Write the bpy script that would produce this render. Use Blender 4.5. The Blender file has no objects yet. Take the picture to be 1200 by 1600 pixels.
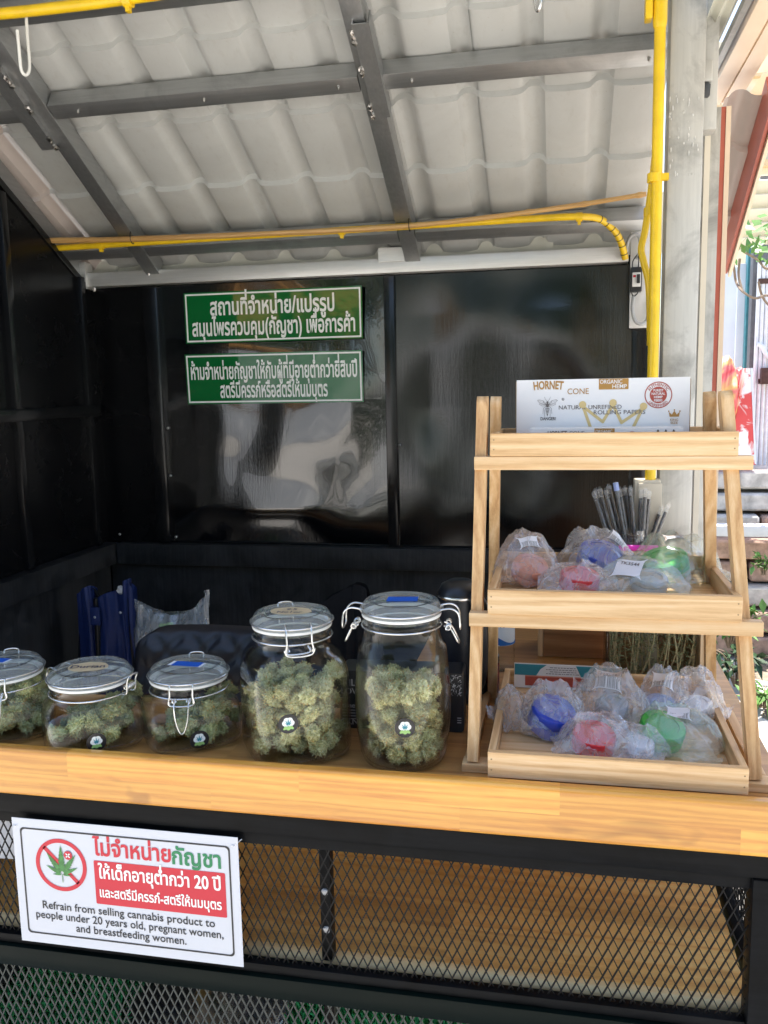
import bpy, bmesh, math, random
from mathutils import Vector, Matrix, noise
from mathutils.bvhtree import BVHTree
from mathutils.geometry import tessellate_polygon
random.seed(7)
S = bpy.context.scene
COL = S.collection
PI = math.pi

# ---------------------------------------------------------------- camera
F_PX, PITCH, YAW, ROLL = 1354.6, 0.143759, -0.205223, -0.019910
CAM = Vector((0, 0, 1.40))
_cy, _sy, _cp, _sp = math.cos(YAW), math.sin(YAW), math.cos(PITCH), math.sin(PITCH)
FWD = Vector((_sy*_cp, _cy*_cp, -_sp))
_r = Vector((_cy, -_sy, 0)); _u = _r.cross(FWD)
RIGHT = math.cos(ROLL)*_r + math.sin(ROLL)*_u
UP = -math.sin(ROLL)*_r + math.cos(ROLL)*_u
cd = bpy.data.cameras.new("camera"); cam = bpy.data.objects.new("camera", cd); COL.objects.link(cam)
M = Matrix((RIGHT, UP, -FWD)).transposed().to_4x4(); M.translation = CAM
cam.matrix_world = M
cd.sensor_fit = 'VERTICAL'; cd.sensor_height = 36; cd.lens = F_PX/1600*36
cd.clip_start = 0.02; cd.clip_end = 500
S.camera = cam

# ---------------------------------------------------------------- sky, sun, exposure
SUN_AZ, SUN_EL = math.radians(16), math.radians(74)   # azimuth from +Y towards +X
w = bpy.data.worlds.new("World"); S.world = w; w.use_nodes = True
nt = w.node_tree; sky = nt.nodes.new('ShaderNodeTexSky'); sky.sky_type = 'NISHITA'; sky.sun_disc = False
sky.sun_elevation = SUN_EL; sky.sun_rotation = SUN_AZ; sky.dust_density = 2.0
bg = nt.nodes['Background']; bg.inputs[1].default_value = 0.15
nt.links.new(sky.outputs[0], bg.inputs[0])
sl = bpy.data.lights.new("sun", 'SUN'); sl.energy = 4.5; sl.angle = math.radians(0.5); sl.color = (1, .95, .87)
so = bpy.data.objects.new("sun", sl); COL.objects.link(so)
tosun = Vector((math.sin(SUN_AZ)*math.cos(SUN_EL), math.cos(SUN_AZ)*math.cos(SUN_EL), math.sin(SUN_EL)))
so.rotation_euler = tosun.to_track_quat('Z', 'Y').to_euler(); so.location = tosun*20
S.view_settings.view_transform = 'Standard'; S.view_settings.look = 'None'
S.view_settings.exposure = 1.52; S.view_settings.gamma = 1
S.render.engine = 'CYCLES'
cy = S.cycles
cy.max_bounces = 14; cy.diffuse_bounces = 5; cy.glossy_bounces = 5; cy.transmission_bounces = 12
cy.transparent_max_bounces = 24; cy.sample_clamp_indirect = 8; cy.caustics_reflective = False
cy.use_denoising = True

def ray(px, py): return FWD*F_PX + RIGHT*(px-600) - UP*(py-800)
def at(px, py, ax, val):
    """the point of the plane ax = val that the photograph shows at a pixel"""
    d = ray(px, py); i = 'XYZ'.index(ax)
    return CAM + d*((val-CAM[i])/d[i])
RS, RY, RZ = .573, 2.17, 1.70           # roof pitch and a point of the rafters' underside
def roofz(y): return RZ + (RY-y)*RS
def at_roof(px, py, off=0):
    d = ray(px, py); t = (RZ+off+RS*(RY-CAM.y)-CAM.z)/(d.z+RS*d.y)
    return CAM + d*t

# ---------------------------------------------------------------- materials
def newmat(name):
    m = bpy.data.materials.new(name); m.use_nodes = True
    return m, m.node_tree, m.node_tree.nodes['Principled BSDF']
def N(nt, kind, **kw):
    n = nt.nodes.new('ShaderNode'+kind)
    for k, v in kw.items():
        if k in n.inputs: n.inputs[k].default_value = v
        else: setattr(n, k, v)
    return n
def ramp(nt, fac, stops):
    r = nt.nodes.new('ShaderNodeValToRGB')
    while len(r.color_ramp.elements) < len(stops): r.color_ramp.elements.new(.5)
    for e, (p, c) in zip(r.color_ramp.elements, stops):
        e.position = p; e.color = (*c, 1) if len(c) == 3 else c
    nt.links.new(fac, r.inputs[0]); return r.outputs[0]
def coords(nt, scale=(1, 1, 1), rot=(0, 0, 0), kind='Object'):
    t = nt.nodes.new('ShaderNodeTexCoord'); mp = nt.nodes.new('ShaderNodeMapping')
    mp.inputs['Scale'].default_value = scale; mp.inputs['Rotation'].default_value = rot
    nt.links.new(t.outputs[kind], mp.inputs[0]); return mp.outputs[0]
def noise_n(nt, vec, scale, detail=4, rough=.55, dist=0):
    n = N(nt, 'TexNoise', Scale=scale, Detail=detail, Roughness=rough, Distortion=dist)
    nt.links.new(vec, n.inputs['Vector']); return n.outputs['Fac']
def mix(nt, fac, a, b, blend='MIX'):
    m = nt.nodes.new('ShaderNodeMix'); m.data_type = 'RGBA'; m.blend_type = blend
    for sock, v in ((m.inputs[0], fac), (m.inputs[6], a), (m.inputs[7], b)):
        if hasattr(v, 'links'): nt.links.new(v, sock)
        elif isinstance(v, tuple): sock.default_value = (*v[:3], 1)
        else: sock.default_value = v
    return m.outputs[2]
def bump(nt, p, h, strength, dist=.002):
    b = N(nt, 'Bump', Strength=strength, Distance=dist); nt.links.new(h, b.inputs['Height'])
    nt.links.new(b.outputs[0], p.inputs['Normal']); return b
def math_n(nt, op, a, b=0):
    m = nt.nodes.new('ShaderNodeMath'); m.operation = op
    for i, v in enumerate((a, b)):
        if hasattr(v, 'links'): nt.links.new(v, m.inputs[i])
        else: m.inputs[i].default_value = v
    return m.outputs[0]

def fres(nt, lo=.04, hi=.9, normal=None, pw=5):
    """mirror share of a thin clear wall, the same from both sides"""
    lw = N(nt, 'LayerWeight', Blend=.5)
    if normal is not None: nt.links.new(normal, lw.inputs['Normal'])
    return math_n(nt, 'ADD', math_n(nt, 'MULTIPLY', math_n(nt, 'POWER', lw.outputs['Facing'], pw), hi), lo)
def plain(name, col, rough=.5, metal=0, spec=.5, var=.12, vscale=30, bmp=0, coat=0):
    m, nt, p = newmat(name)
    v = coords(nt); f = noise_n(nt, v, vscale, 5, .6)
    c = ramp(nt, f, [(.25, tuple(x*(1-var) for x in col)), (.75, tuple(min(1, x*(1+var)) for x in col))])
    nt.links.new(c, p.inputs['Base Color'])
    p.inputs['Roughness'].default_value = rough; p.inputs['Metallic'].default_value = metal
    p.inputs['Specular IOR Level'].default_value = spec; p.inputs['Coat Weight'].default_value = coat
    if bmp: bump(nt, p, f, bmp)
    return m
AX = {'X': (.05, 1, 1), 'Y': (1, .05, 1), 'Z': (1, 1, .05)}
def wood(name, c_lo, c_mid, c_hi, axis='X', scale=60, rough=.5, coat=0, knots=True, plank=None):
    m, nt, p = newmat(name)
    oi = nt.nodes.new('ShaderNodeObjectInfo')
    t = nt.nodes.new('ShaderNodeTexCoord')
    off = nt.nodes.new('ShaderNodeVectorMath'); off.operation = 'SCALE'
    off.inputs[0].default_value = (7.3, 3.1, 5.7); nt.links.new(oi.outputs['Random'], off.inputs['Scale'])
    add = nt.nodes.new('ShaderNodeVectorMath'); add.operation = 'ADD'
    nt.links.new(t.outputs['Object'], add.inputs[0]); nt.links.new(off.outputs[0], add.inputs[1])
    mp = nt.nodes.new('ShaderNodeMapping'); mp.inputs['Scale'].default_value = AX[axis]; nt.links.new(add.outputs[0], mp.inputs[0])
    vec = mp.outputs[0]
    if plank:     # finger-jointed strips, each with its own shift of the grain
        bt = N(nt, 'TexBrick', Scale=1.0, **{'Mortar Size': 0.0, 'Brick Width': plank[0], 'Row Height': plank[1]})
        bt.offset = .37; bt.inputs['Color1'].default_value = (0, 0, 0, 1); bt.inputs['Color2'].default_value = (1, 1, 1, 1)
        rot = nt.nodes.new('ShaderNodeMapping'); nt.links.new(t.outputs['Object'], rot.inputs[0])
        rot.inputs['Rotation'].default_value = plank[2]
        nt.links.new(rot.outputs[0], bt.inputs['Vector'])
        sc = nt.nodes.new('ShaderNodeVectorMath'); sc.operation = 'SCALE'; sc.inputs['Scale'].default_value = 3.0
        nt.links.new(bt.outputs['Color'], sc.inputs[0])
        ad2 = nt.nodes.new('ShaderNodeVectorMath'); ad2.operation = 'ADD'
        nt.links.new(vec, ad2.inputs[0]); nt.links.new(sc.outputs[0], ad2.inputs[1]); vec = ad2.outputs[0]
    wv = N(nt, 'TexWave', Scale=scale*.42, Distortion=9, Detail=4, **{'Detail Scale': 1.6})
    wv.wave_type = 'RINGS'; wv.rings_direction = axis
    nt.links.new(vec, wv.inputs['Vector'])
    big = noise_n(nt, vec, scale*.6, 5, .6, .8)
    fine = noise_n(nt, vec, scale*7, 6, .8)
    g = math_n(nt, 'ADD', math_n(nt, 'MULTIPLY', wv.outputs['Fac'], .20), math_n(nt, 'ADD', math_n(nt, 'MULTIPLY', big, .56), math_n(nt, 'MULTIPLY', fine, .50)))
    c = ramp(nt, g, [(.36, c_hi), (.60, c_mid), (.88, c_lo)])
    if knots:
        kv = coords(nt, tuple(x*.5+.3 if x < 1 else 1 for x in AX[axis]))
        kn = noise_n(nt, kv, scale*.22, 2, .5, 1.2)
        kf = ramp(nt, kn, [(.63, (0, 0, 0)), (.74, (1, 1, 1))])
        c = mix(nt, math_n(nt, 'MULTIPLY', kf, .55), c, tuple(x*.55 for x in c_lo))
    hs = N(nt, 'HueSaturation'); nt.links.new(c, hs.inputs['Color'])
    if plank:
        nt.links.new(math_n(nt, 'ADD', math_n(nt, 'MULTIPLY', bt.outputs['Color'], .26), .87), hs.inputs['Value'])
    else:
        nt.links.new(math_n(nt, 'ADD', math_n(nt, 'MULTIPLY', oi.outputs['Random'], .24), .88), hs.inputs['Value'])
    nt.links.new(hs.outputs[0], p.inputs['Base Color'])
    p.inputs['Roughness'].default_value = rough; p.inputs['Coat Weight'].default_value = coat; p.inputs['Coat Roughness'].default_value = .18
    bump(nt, p, g, .25, .001)
    return m
def steel(name, col, rough=.38, axis='X', metal=.9, dirt=.4):
    m, nt, p = newmat(name)
    v = coords(nt, AX[axis]); f = noise_n(nt, v, 160, 5, .7)
    v2 = coords(nt); b = noise_n(nt, v2, 9, 6, .65, .5)
    c = mix(nt, f, tuple(x*.75 for x in col), tuple(min(1, x*1.15) for x in col))
    c = mix(nt, math_n(nt, 'MULTIPLY', ramp(nt, b, [(.5, (0, 0, 0)), (.7, (1, 1, 1))]), dirt), c, tuple(x*.45 for x in col))
    nt.links.new(c, p.inputs['Base Color']); p.inputs['Metallic'].default_value = metal
    nt.links.new(math_n(nt, 'ADD', math_n(nt, 'MULTIPLY', b, .3), rough-.12), p.inputs['Roughness'])
    bump(nt, p, f, .15, .001)
    return m
def black_paint(name, rough, streak=1.0, col=(.012, .012, .013), chalk=0, axis='Z', spec=.5):
    m, nt, p = newmat(name)
    v = coords(nt, AX[axis]); f = noise_n(nt, v, 130, 5, .75)
    v2 = coords(nt); b = noise_n(nt, v2, 7, 6, .7, .8); sp = noise_n(nt, v2, 260, 3, .6)
    if chalk:
        cf = math_n(nt, 'MULTIPLY', ramp(nt, math_n(nt, 'ADD', math_n(nt, 'MULTIPLY', b, .7), math_n(nt, 'MULTIPLY', f, .4)), [(.45, (0, 0, 0)), (.8, (1, 1, 1))]), chalk)
        nt.links.new(mix(nt, cf, col, (.16, .16, .165)), p.inputs['Base Color'])
    else: p.inputs['Base Color'].default_value = (*col, 1)
    nt.links.new(math_n(nt, 'ADD', math_n(nt, 'MULTIPLY', ramp(nt, b, [(.4, (0, 0, 0)), (.75, (1, 1, 1))]), rough*.8), rough), p.inputs['Roughness'])
    h = math_n(nt, 'ADD', f, math_n(nt, 'MULTIPLY', sp, .35))
    bump(nt, p, h, .22*streak, .0012); p.inputs['Specular IOR Level'].default_value = spec
    if spec > .9: p.inputs['Coat Weight'].default_value = .8; p.inputs['Coat Roughness'].default_value = .02
    return m
def glass(name, tint=(.97, .99, .98), rough=0):
    m, nt, p = newmat(name)
    p.inputs['Base Color'].default_value = (*tint, 1); p.inputs['Transmission Weight'].default_value = 1
    p.inputs['Roughness'].default_value = rough; p.inputs['IOR'].default_value = 1.48
    return m
def thin_glass(name, tint=(.985, .995, .99), milk=0):
    """a thin clear wall: it lets light straight through and mirrors more at grazing angles"""
    m, nt, p = newmat(name); out = nt.nodes['Material Output']; nt.nodes.remove(p)
    tr = N(nt, 'BsdfTransparent'); tr.inputs[0].default_value = (*tint, 1)
    gl = N(nt, 'BsdfGlossy', Roughness=.015)
    v = coords(nt); f = noise_n(nt, v, 28, 2, .5, .4); b = N(nt, 'Bump', Strength=.10, Distance=.003); nt.links.new(f, b.inputs['Height'])
    nt.links.new(b.outputs[0], gl.inputs['Normal'])
    lw = N(nt, 'LayerWeight', Blend=.5)      # dark refracted outline of thick glass, put into the tint
    nt.links.new(ramp(nt, lw.outputs['Facing'], [(.78, tint), (.93, tuple(q*.72 for q in tint)), (.985, tuple(q*.45 for q in tint))]), tr.inputs[0])
    c = nt.nodes.new('ShaderNodeMixShader'); nt.links.new(fres(nt, .013, .9, b.outputs[0], 2.8), c.inputs[0])
    base = tr
    if milk:
        df = N(nt, 'BsdfDiffuse'); df.inputs[0].default_value = (.78, .82, .80, 1); base = nt.nodes.new('ShaderNodeMixShader'); base.inputs[0].default_value = milk
        nt.links.new(tr.outputs[0], base.inputs[1]); nt.links.new(df.outputs[0], base.inputs[2])
    nt.links.new(base.outputs[0], c.inputs[1]); nt.links.new(gl.outputs[0], c.inputs[2]); nt.links.new(c.outputs[0], out.inputs[0])
    return m
def film(name, tint, milk, clear=(1, 1, 1), gloss_rough=.12, wr=70):
    """thin plastic: mostly clear, milky where it is creased, glossy at grazing angles"""
    m, nt, p = newmat(name); out = nt.nodes['Material Output']; nt.nodes.remove(p)
    tr = N(nt, 'BsdfTransparent'); tr.inputs[0].default_value = (*clear, 1)
    df = N(nt, 'BsdfDiffuse'); df.inputs[0].default_value = (*tint, 1)
    tl = N(nt, 'BsdfTranslucent'); tl.inputs[0].default_value = (*tint, 1)
    gl = N(nt, 'BsdfGlossy', Roughness=gloss_rough)
    v = coords(nt, (1, 1, .7)); f0 = noise_n(nt, v, wr*.6, 3, .5, 1.2)
    f = math_n(nt, 'SUBTRACT', 1, math_n(nt, 'MULTIPLY', math_n(nt, 'ABSOLUTE', math_n(nt, 'SUBTRACT', f0, .5)), 5))
    bm_ = N(nt, 'Bump', Strength=.26, Distance=.003); nt.links.new(f, bm_.inputs['Height'])
    for s in (gl, df): nt.links.new(bm_.outputs[0], s.inputs['Normal'])
    a = nt.nodes.new('ShaderNodeMixShader'); a.inputs[0].default_value = .35
    nt.links.new(df.outputs[0], a.inputs[1]); nt.links.new(tl.outputs[0], a.inputs[2])
    b = nt.nodes.new('ShaderNodeMixShader')
    nt.links.new(math_n(nt, 'MULTIPLY', ramp(nt, f, [(.25, (.55, .55, .55)), (.95, (1, 1, 1))]), milk), b.inputs[0])
    nt.links.new(tr.outputs[0], b.inputs[1]); nt.links.new(a.outputs[0], b.inputs[2])
    c = nt.nodes.new('ShaderNodeMixShader'); nt.links.new(fres(nt, .085, .75, bm_.outputs[0], 4), c.inputs[0])
    nt.links.new(b.outputs[0], c.inputs[1]); nt.links.new(gl.outputs[0], c.inputs[2])
    nt.links.new(c.outputs[0], out.inputs[0])
    return m

MAT = {}
def build_mats():
    A = MAT
    A['rackX'] = wood('rack_wood_x', (.46, .25, .09), (.70, .47, .24), (.80, .61, .38), 'X', 55, .5)
    A['rackZ'] = wood('rack_wood_z', (.42, .21, .075), (.65, .41, .19), (.78, .57, .33), 'Z', 55, .5)
    A['rackY'] = wood('rack_wood_y', (.44, .23, .09), (.66, .43, .21), (.78, .58, .35), 'Y', 55, .5)
    A['lip'] = wood('varnished_rubberwood', (.52, .19, .028), (.71, .325, .050), (.80, .43, .080), 'X', 80, .32, .5, plank=(.34, .036, (PI/2, 0, 0)))
    A['counter'] = wood('counter_wood', (.30, .13, .035), (.46, .23, .07), (.58, .32, .11), 'X', 40, .3, .5, plank=(.34, .05, (0, 0, 0)))
    A['shelf'] = wood('shelf_wood', (.62, .27, .065), (.90, .53, .16), (.95, .65, .25), 'X', 40, .6, 0, plank=(.42, .052, (0, 0, 0)))
    A['nose'] = wood('shelf_edge_wood', (.82, .55, .24), (.94, .70, .35), (.96, .78, .46), 'X', 40, .6, 0)
    A['brownwood'] = wood('brown_wood', (.16, .07, .03), (.30, .16, .07), (.42, .25, .12), 'X', 30, .5)
    A['palewood'] = wood('pale_wood', (.42, .26, .13), (.6, .43, .25), (.72, .56, .36), 'Z', 40, .55)
    A['bamboo'] = wood('bamboo', (.42, .22, .07), (.60, .36, .13), (.70, .46, .2), 'X', 50, .4, .2, knots=False)
    A['steelX'] = steel('galvanised_x', (.46, .47, .47), .42, 'X')
    A['steelS'] = steel('galvanised_slope', (.46, .47, .47), .42, 'Y')
    A['steelZ'] = steel('galvanised_post', (.60, .595, .56), .5, 'Z', .5, .75)
    A['beam'] = steel('white_beam', (.74, .73, .70), .34, 'X', .55, .15)
    A['weld'] = steel('weld', (.5, .48, .45), .3, 'X', 1, .4)
    A['chrome'] = steel('chrome', (.78, .78, .78), .2, 'Z', 1, 0)
    A['wire'] = plain('clamp_wire', (.66, .66, .64), .25, .85, var=.05)
    m, nt, p = newmat('roof_underside'); v = coords(nt); a = noise_n(nt, v, 5, 7, .7, .6); b = noise_n(nt, coords(nt, (1, .12, 1)), 60, 4, .7); c0 = noise_n(nt, v, 140, 3, .6)
    q = ramp(nt, a, [(.30, (.47, .475, .455)), (.70, (.535, .545, .525))])
    q = mix(nt, math_n(nt, 'MULTIPLY', ramp(nt, b, [(.56, (0, 0, 0)), (.74, (1, 1, 1))]), .22), q, (.34, .31, .26))      # run marks down the slope
    q = mix(nt, math_n(nt, 'MULTIPLY', ramp(nt, c0, [(.70, (0, 0, 0)), (.76, (1, 1, 1))]), .5), q, (.30, .27, .22))       # specks
    nt.links.new(q, p.inputs['Base Color']); p.inputs['Roughness'].default_value = .42; A['sheet'] = m
    A['sheetpink'] = plain('overhang_underside', (.55, .48, .44), .4, 0, .5, .06, 12)
    A['cream'] = plain('cream_metal', (.76, .70, .58), .4, 0, .5, .05, 14)
    A['creamtrim'] = plain('cream_trim', (.78, .62, .46), .4, 0, .5, .06, 14)
    A['fascia'] = plain('fascia_panel', (.66, .66, .58), .4, 0, .5, .05, 14)
    A['red'] = plain('red_metal', (.46, .11, .07), .4, 0, .5, .1, 20)
    A['gloss'] = black_paint('gloss_black_sheet', .05, .8, (.003, .003, .0035), spec=1.0); A['glossworn'] = black_paint('worn_black_sheet', .085, 1.2, (.003, .003, .0035), spec=.8)
    A['gloss3'] = black_paint('side_black_sheet', .20, .8, (.004, .004, .0045), spec=.22); A['gloss2'] = black_paint('gloss_black_rib', .14, .5, (.007, .007, .0075))
    A['matte'] = black_paint('chalky_black', .45, .8, (.009, .0095, .010), .22, 'Z', .25)
    A['frame'] = black_paint('frame_black', .34, .5, (.003, .0034, .0038), .07, 'X', .09)
    A['framegreen'] = black_paint('frame_dark_green', .30, .5, (.0022, .0062, .0048), .02, 'X', .10)
    A['mesh'] = plain('mesh_black', (.007, .007, .007), .45, 0, .2, .2)
    A['meshgrey'] = plain('mesh_grey', (.06, .066, .06), .45, .2, .4, .2)
    A['yellow'] = plain('yellow_conduit', (.80, .53, .015), .34, 0, .5, .14, 24)
    A['greensign'] = plain('green_sign_plastic', (.002, .13, .028), .035, 0, .6, .03, 3)
    A['white'] = plain('white_print', (.84, .86, .82), .4, 0, .5, .02)
    A['paper'] = plain('laminated_paper', (.60, .615, .65), .28, 0, .5, .015, 5)
    A['redprint'] = plain('red_print', (.56, .008, .028), .35, 0, .5, .03)
    A['greenprint'] = plain('green_print', (.005, .20, .07), .35, 0, .5, .03)
    A['blackprint'] = plain('black_print', (.012, .012, .014), .4, 0, .5, .05)
    A['leaf'] = plain('leaf_print', (.05, .20, .045), .4, 0, .5, .6, 160)
    A['card'] = plain('white_card', (.80, .79, .77), .42, 0, .5, .02, 8)
    A['brownprint'] = plain('brown_print', (.42, .22, .05), .4, 0, .5, .04)
    A['goldprint'] = plain('gold_print', (.66, .50, .22), .4, 0, .5, .04)
    A['stampred'] = plain('stamp_red', (.40, .07, .045), .4, 0, .5, .08, 200)
    A['greyprint'] = plain('grey_print', (.15, .13, .12), .4, 0, .5, .05)
    A['brownbox'] = plain('brown_card', (.33, .21, .10), .5, 0, .5, .08, 60)
    A['glass'] = glass('jar_glass'); A['jarwall'] = thin_glass('jar_wall'); A['lidglass'] = thin_glass('lid_glass', (.95, .975, .965), .13); A['cupglass'] = glass('cup_plastic', (.93, .96, .98), .06)
    A['gasket'] = plain('rubber_gasket', (.78, .78, .74), .4, 0, .5, .03)
    A['bluetape'] = plain('blue_tape', (.01, .10, .50), .6, 0, .3, .1, 90)
    A['note'] = plain('paper_note', (.60, .47, .28), .6, 0, .3, .08, 60)
    A['ink'] = plain('ink', (.01, .012, .06), .5)
    A['teal'] = plain('teal_print', (.03, .24, .30), .4); A['lime'] = plain('lime_print', (.30, .52, .16), .4)
    m, nt, p = newmat('dried_bud'); v = coords(nt)
    oi = nt.nodes.new('ShaderNodeObjectInfo')
    f1 = noise_n(nt, v, 3.2, 6, .72, .8); f2 = noise_n(nt, v, 11, 4, .75)
    g = ramp(nt, f1, [(.30, (.20, .19, .06)), (.43, (.46, .44, .18)), (.55, (.66, .63, .34)), (.70, (.78, .71, .42))])
    o = mix(nt, math_n(nt, 'MULTIPLY', ramp(nt, f2, [(.58, (0, 0, 0)), (.68, (1, 1, 1))]), .75), g, (.48, .25, .06))
    hs = N(nt, 'HueSaturation'); nt.links.new(o, hs.inputs['Color'])
    nt.links.new(math_n(nt, 'ADD', math_n(nt, 'MULTIPLY', oi.outputs['Random'], .6), .72), hs.inputs['Value'])
    nt.links.new(hs.outputs[0], p.inputs['Base Color']); p.inputs['Roughness'].default_value = .85
    bump(nt, p, f2, .6, .0012); A['bud'] = m
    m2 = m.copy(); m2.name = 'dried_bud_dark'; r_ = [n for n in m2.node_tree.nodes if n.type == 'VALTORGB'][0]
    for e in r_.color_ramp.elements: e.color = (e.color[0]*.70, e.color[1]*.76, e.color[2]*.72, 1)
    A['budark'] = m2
    A['budhair'] = plain('bud_hair', (.58, .27, .06), .8, 0, .2, .3, 6)
    A['film'] = film('clear_film', (.95, .96, .98), .31, gloss_rough=.06, wr=60)
    A['filmclear'] = film('carrier_film', (.86, .9, .92), .34, gloss_rough=.08, wr=30)
    A['filmtight'] = film('straw_film', (.85, .88, .92), .07, wr=200)
    A['filmgreen'] = film('greenish_film', (.80, .90, .83), .28, gloss_rough=.08)
    A['filmpink'] = film('pinkish_film', (.93, .86, .84), .30, gloss_rough=.08)
    A['acrylic'] = thin_glass('acrylic_pane')
    def plastic(n, c): A[n] = plain(n, c, .3, 0, .5, .08, 20)
    plastic('pl_blue', (.03, .07, .46)); plastic('pl_red', (.55, .03, .04)); plastic('pl_green', (.03, .42, .06))
    plastic('pl_salmon', (.66, .27, .18)); plastic('pl_grey', (.48, .50, .50)); plastic('pl_pink', (.78, .03, .50)); plastic('pl_white', (.74, .76, .82))
    plastic('pl_paleblue', (.33, .42, .72))
    A['label'] = plain('barcode_paper', (.80, .82, .86), .5, 0, .4, .02)
    m, nt, p = newmat('barcode_bars'); t = nt.nodes.new('ShaderNodeTexCoord')
    n1 = nt.nodes.new('ShaderNodeTexNoise'); n1.noise_dimensions = '1D'; n1.inputs['Scale'].default_value = 46; n1.inputs['Detail'].default_value = 0
    sx = nt.nodes.new('ShaderNodeSeparateXYZ'); nt.links.new(t.outputs['UV'], sx.inputs[0]); nt.links.new(sx.outputs[0], n1.inputs['W'])
    nt.links.new(ramp(nt, n1.outputs['Fac'], [(.47, (.03, .03, .035)), (.5, (.78, .8, .84))]), p.inputs['Base Color']); A['bars'] = m
    A['brownlabel'] = plain('brown_label', (.26, .20, .17), .5)
    A['bplastic'] = plain('black_plastic', (.012, .013, .015), .32, 0, .5, .1)
    A['leatherette'] = plain('black_leatherette', (.014, .014, .018), .36, 0, .5, .1, 300, .15)
    A['bcloth'] = plain('black_cloth', (.010, .010, .011), .9, 0, .2, .2, 200, .2)
    A['navy'] = plain('navy_nylon', (.012, .026, .11), .5, 0, .5, .2, 80, .15)
    A['bluewhite'] = plain('bottle_label', (.72, .80, .86), .4, 0, .5, .04)
    A['bottleblue'] = plain('label_blue', (.02, .16, .50), .4)
    A['darkred'] = plain('dark_red_glossy', (.13, .01, .03), .25, 0, .5, .3, 120)
    A['silver'] = plain('silver_print', (.5, .5, .5), .4, .3)
    A['straw'] = plain('straw_black', (.018, .013, .014), .3)
    A['beige'] = plain('beige_plastic', (.62, .56, .44), .45, 0, .5, .05)
    A['whiteplas'] = plain('white_plastic', (.74, .74, .72), .4, 0, .5, .03)
    A['greycable'] = plain('grey_cable', (.42, .43, .43), .45)
    A['herb'] = plain('dried_herb', (.28, .31, .17), .9, 0, .2, .5, 160)
    A['herbstem'] = plain('dried_stem', (.52, .45, .27), .8, 0, .2, .3, 90)
    # the ground and what stands behind
    m, nt, p = newmat('concrete_ground'); v = coords(nt)
    a = noise_n(nt, v, .7, 6, .6); b = noise_n(nt, v, 26, 6, .7)
    nt.links.new(ramp(nt, math_n(nt, 'ADD', math_n(nt, 'MULTIPLY', a, .6), math_n(nt, 'MULTIPLY', b, .4)), [(.3, (.40, .375, .335)), (.7, (.58, .55, .50))]), p.inputs['Base Color'])
    p.inputs['Roughness'].default_value = .85; bump(nt, p, b, .4, .006); A['ground'] = m
    m, nt, p = newmat('bare_soil'); v = coords(nt)
    a = noise_n(nt, v, 6, 8, .7); b = noise_n(nt, v, 45, 6, .75)
    nt.links.new(ramp(nt, math_n(nt, 'ADD', math_n(nt, 'MULTIPLY', a, .5), math_n(nt, 'MULTIPLY', b, .5)), [(.3, (.12, .085, .06)), (.5, (.30, .235, .17)), (.72, (.52, .45, .36))]), p.inputs['Base Color'])
    p.inputs['Roughness'].default_value = .9; bump(nt, p, b, .8, .02); A['soil'] = m
    A['turf'] = plain('turf_backing', (.015, .10, .032), .8, 0, .3, .5, 60, .5)
    A['blade'] = plain('turf_blade', (.075, .50, .16), .6, 0, .3, .4, 30)
    A['brick'] = plain('weathered_brick', (.40, .27, .21), .9, 0, .2, .45, 22, .6)
    A['block'] = plain('weathered_block', (.50, .47, .43), .9, 0, .2, .4, 18, .6)
    A['ledge'] = plain('painted_ledge', (.60, .60, .60), .7, 0, .3, .1, 12, .3)
    A['louver'] = plain('louvre_paint', (.72, .66, .50), .6, 0, .4, .08, 8)
    A['wallcream'] = plain('ochre_wall', (.66, .50, .30), .8, 0, .3, .08, 4)
    A['board'] = plain('white_board', (.70, .74, .80), .6, 0, .3, .05, 6)
    A['bluepaint'] = plain('blue_paint', (.03, .10, .40), .5, 0, .4, .15, 20)
    A['tealpaint'] = plain('teal_paint', (.06, .24, .28), .5, 0, .4, .25, 24)
    A['greypaint'] = plain('grey_paint', (.14, .14, .15), .6, 0, .4, .2, 30)
    A['rust'] = plain('rusty_steel', (.10, .055, .045), .7, .3, .4, .3, 60)
    A['whitepole'] = plain('white_pole', (.74, .76, .80), .5)
    m, nt, p = newmat('printed_sack'); v = coords(nt)
    f = noise_n(nt, v, 7, 2, .4, 1.0)
    nt.links.new(ramp(nt, f, [(.36, (.72, .06, .06)), (.46, (.75, .16, .14)), (.54, (.80, .42, .12)), (.64, (.80, .72, .55))]), p.inputs['Base Color'])
    p.inputs['Roughness'].default_value = .45; A['sack'] = m
    m, nt, p = newmat('printed_carton'); v = coords(nt)
    f = noise_n(nt, v, 11, 3, .6, .6)
    nt.links.new(ramp(nt, f, [(.44, (.66, .07, .07)), (.52, (.80, .80, .80))]), p.inputs['Base Color']); A['carton'] = m
    A['plant'] = plain('plant_leaf', (.10, .22, .04), .5, 0, .4, .45, 10)
    A['plantdark'] = plain('plant_leaf_dark', (.035, .075, .03), .5, 0, .4, .4, 10)
    A['twig'] = plain('twig_bark', (.24, .18, .13), .9, 0, .2, .2, 40)
    A['thatch'] = plain('thatch', (.40, .21, .07), .9, 0, .2, .4, 20, .6)
    A['hutwall'] = plain('hut_wall', (.24, .2, .16), .8, 0, .3, .2, 6)
    A['bark'] = plain('tree_bark', (.10, .075, .055), .9, 0, .2, .3, 12, .5)
    A['treeleaf'] = plain('tree_leaf', (.045, .09, .02), .6, 0, .3, .5, 2)
build_mats()

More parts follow.
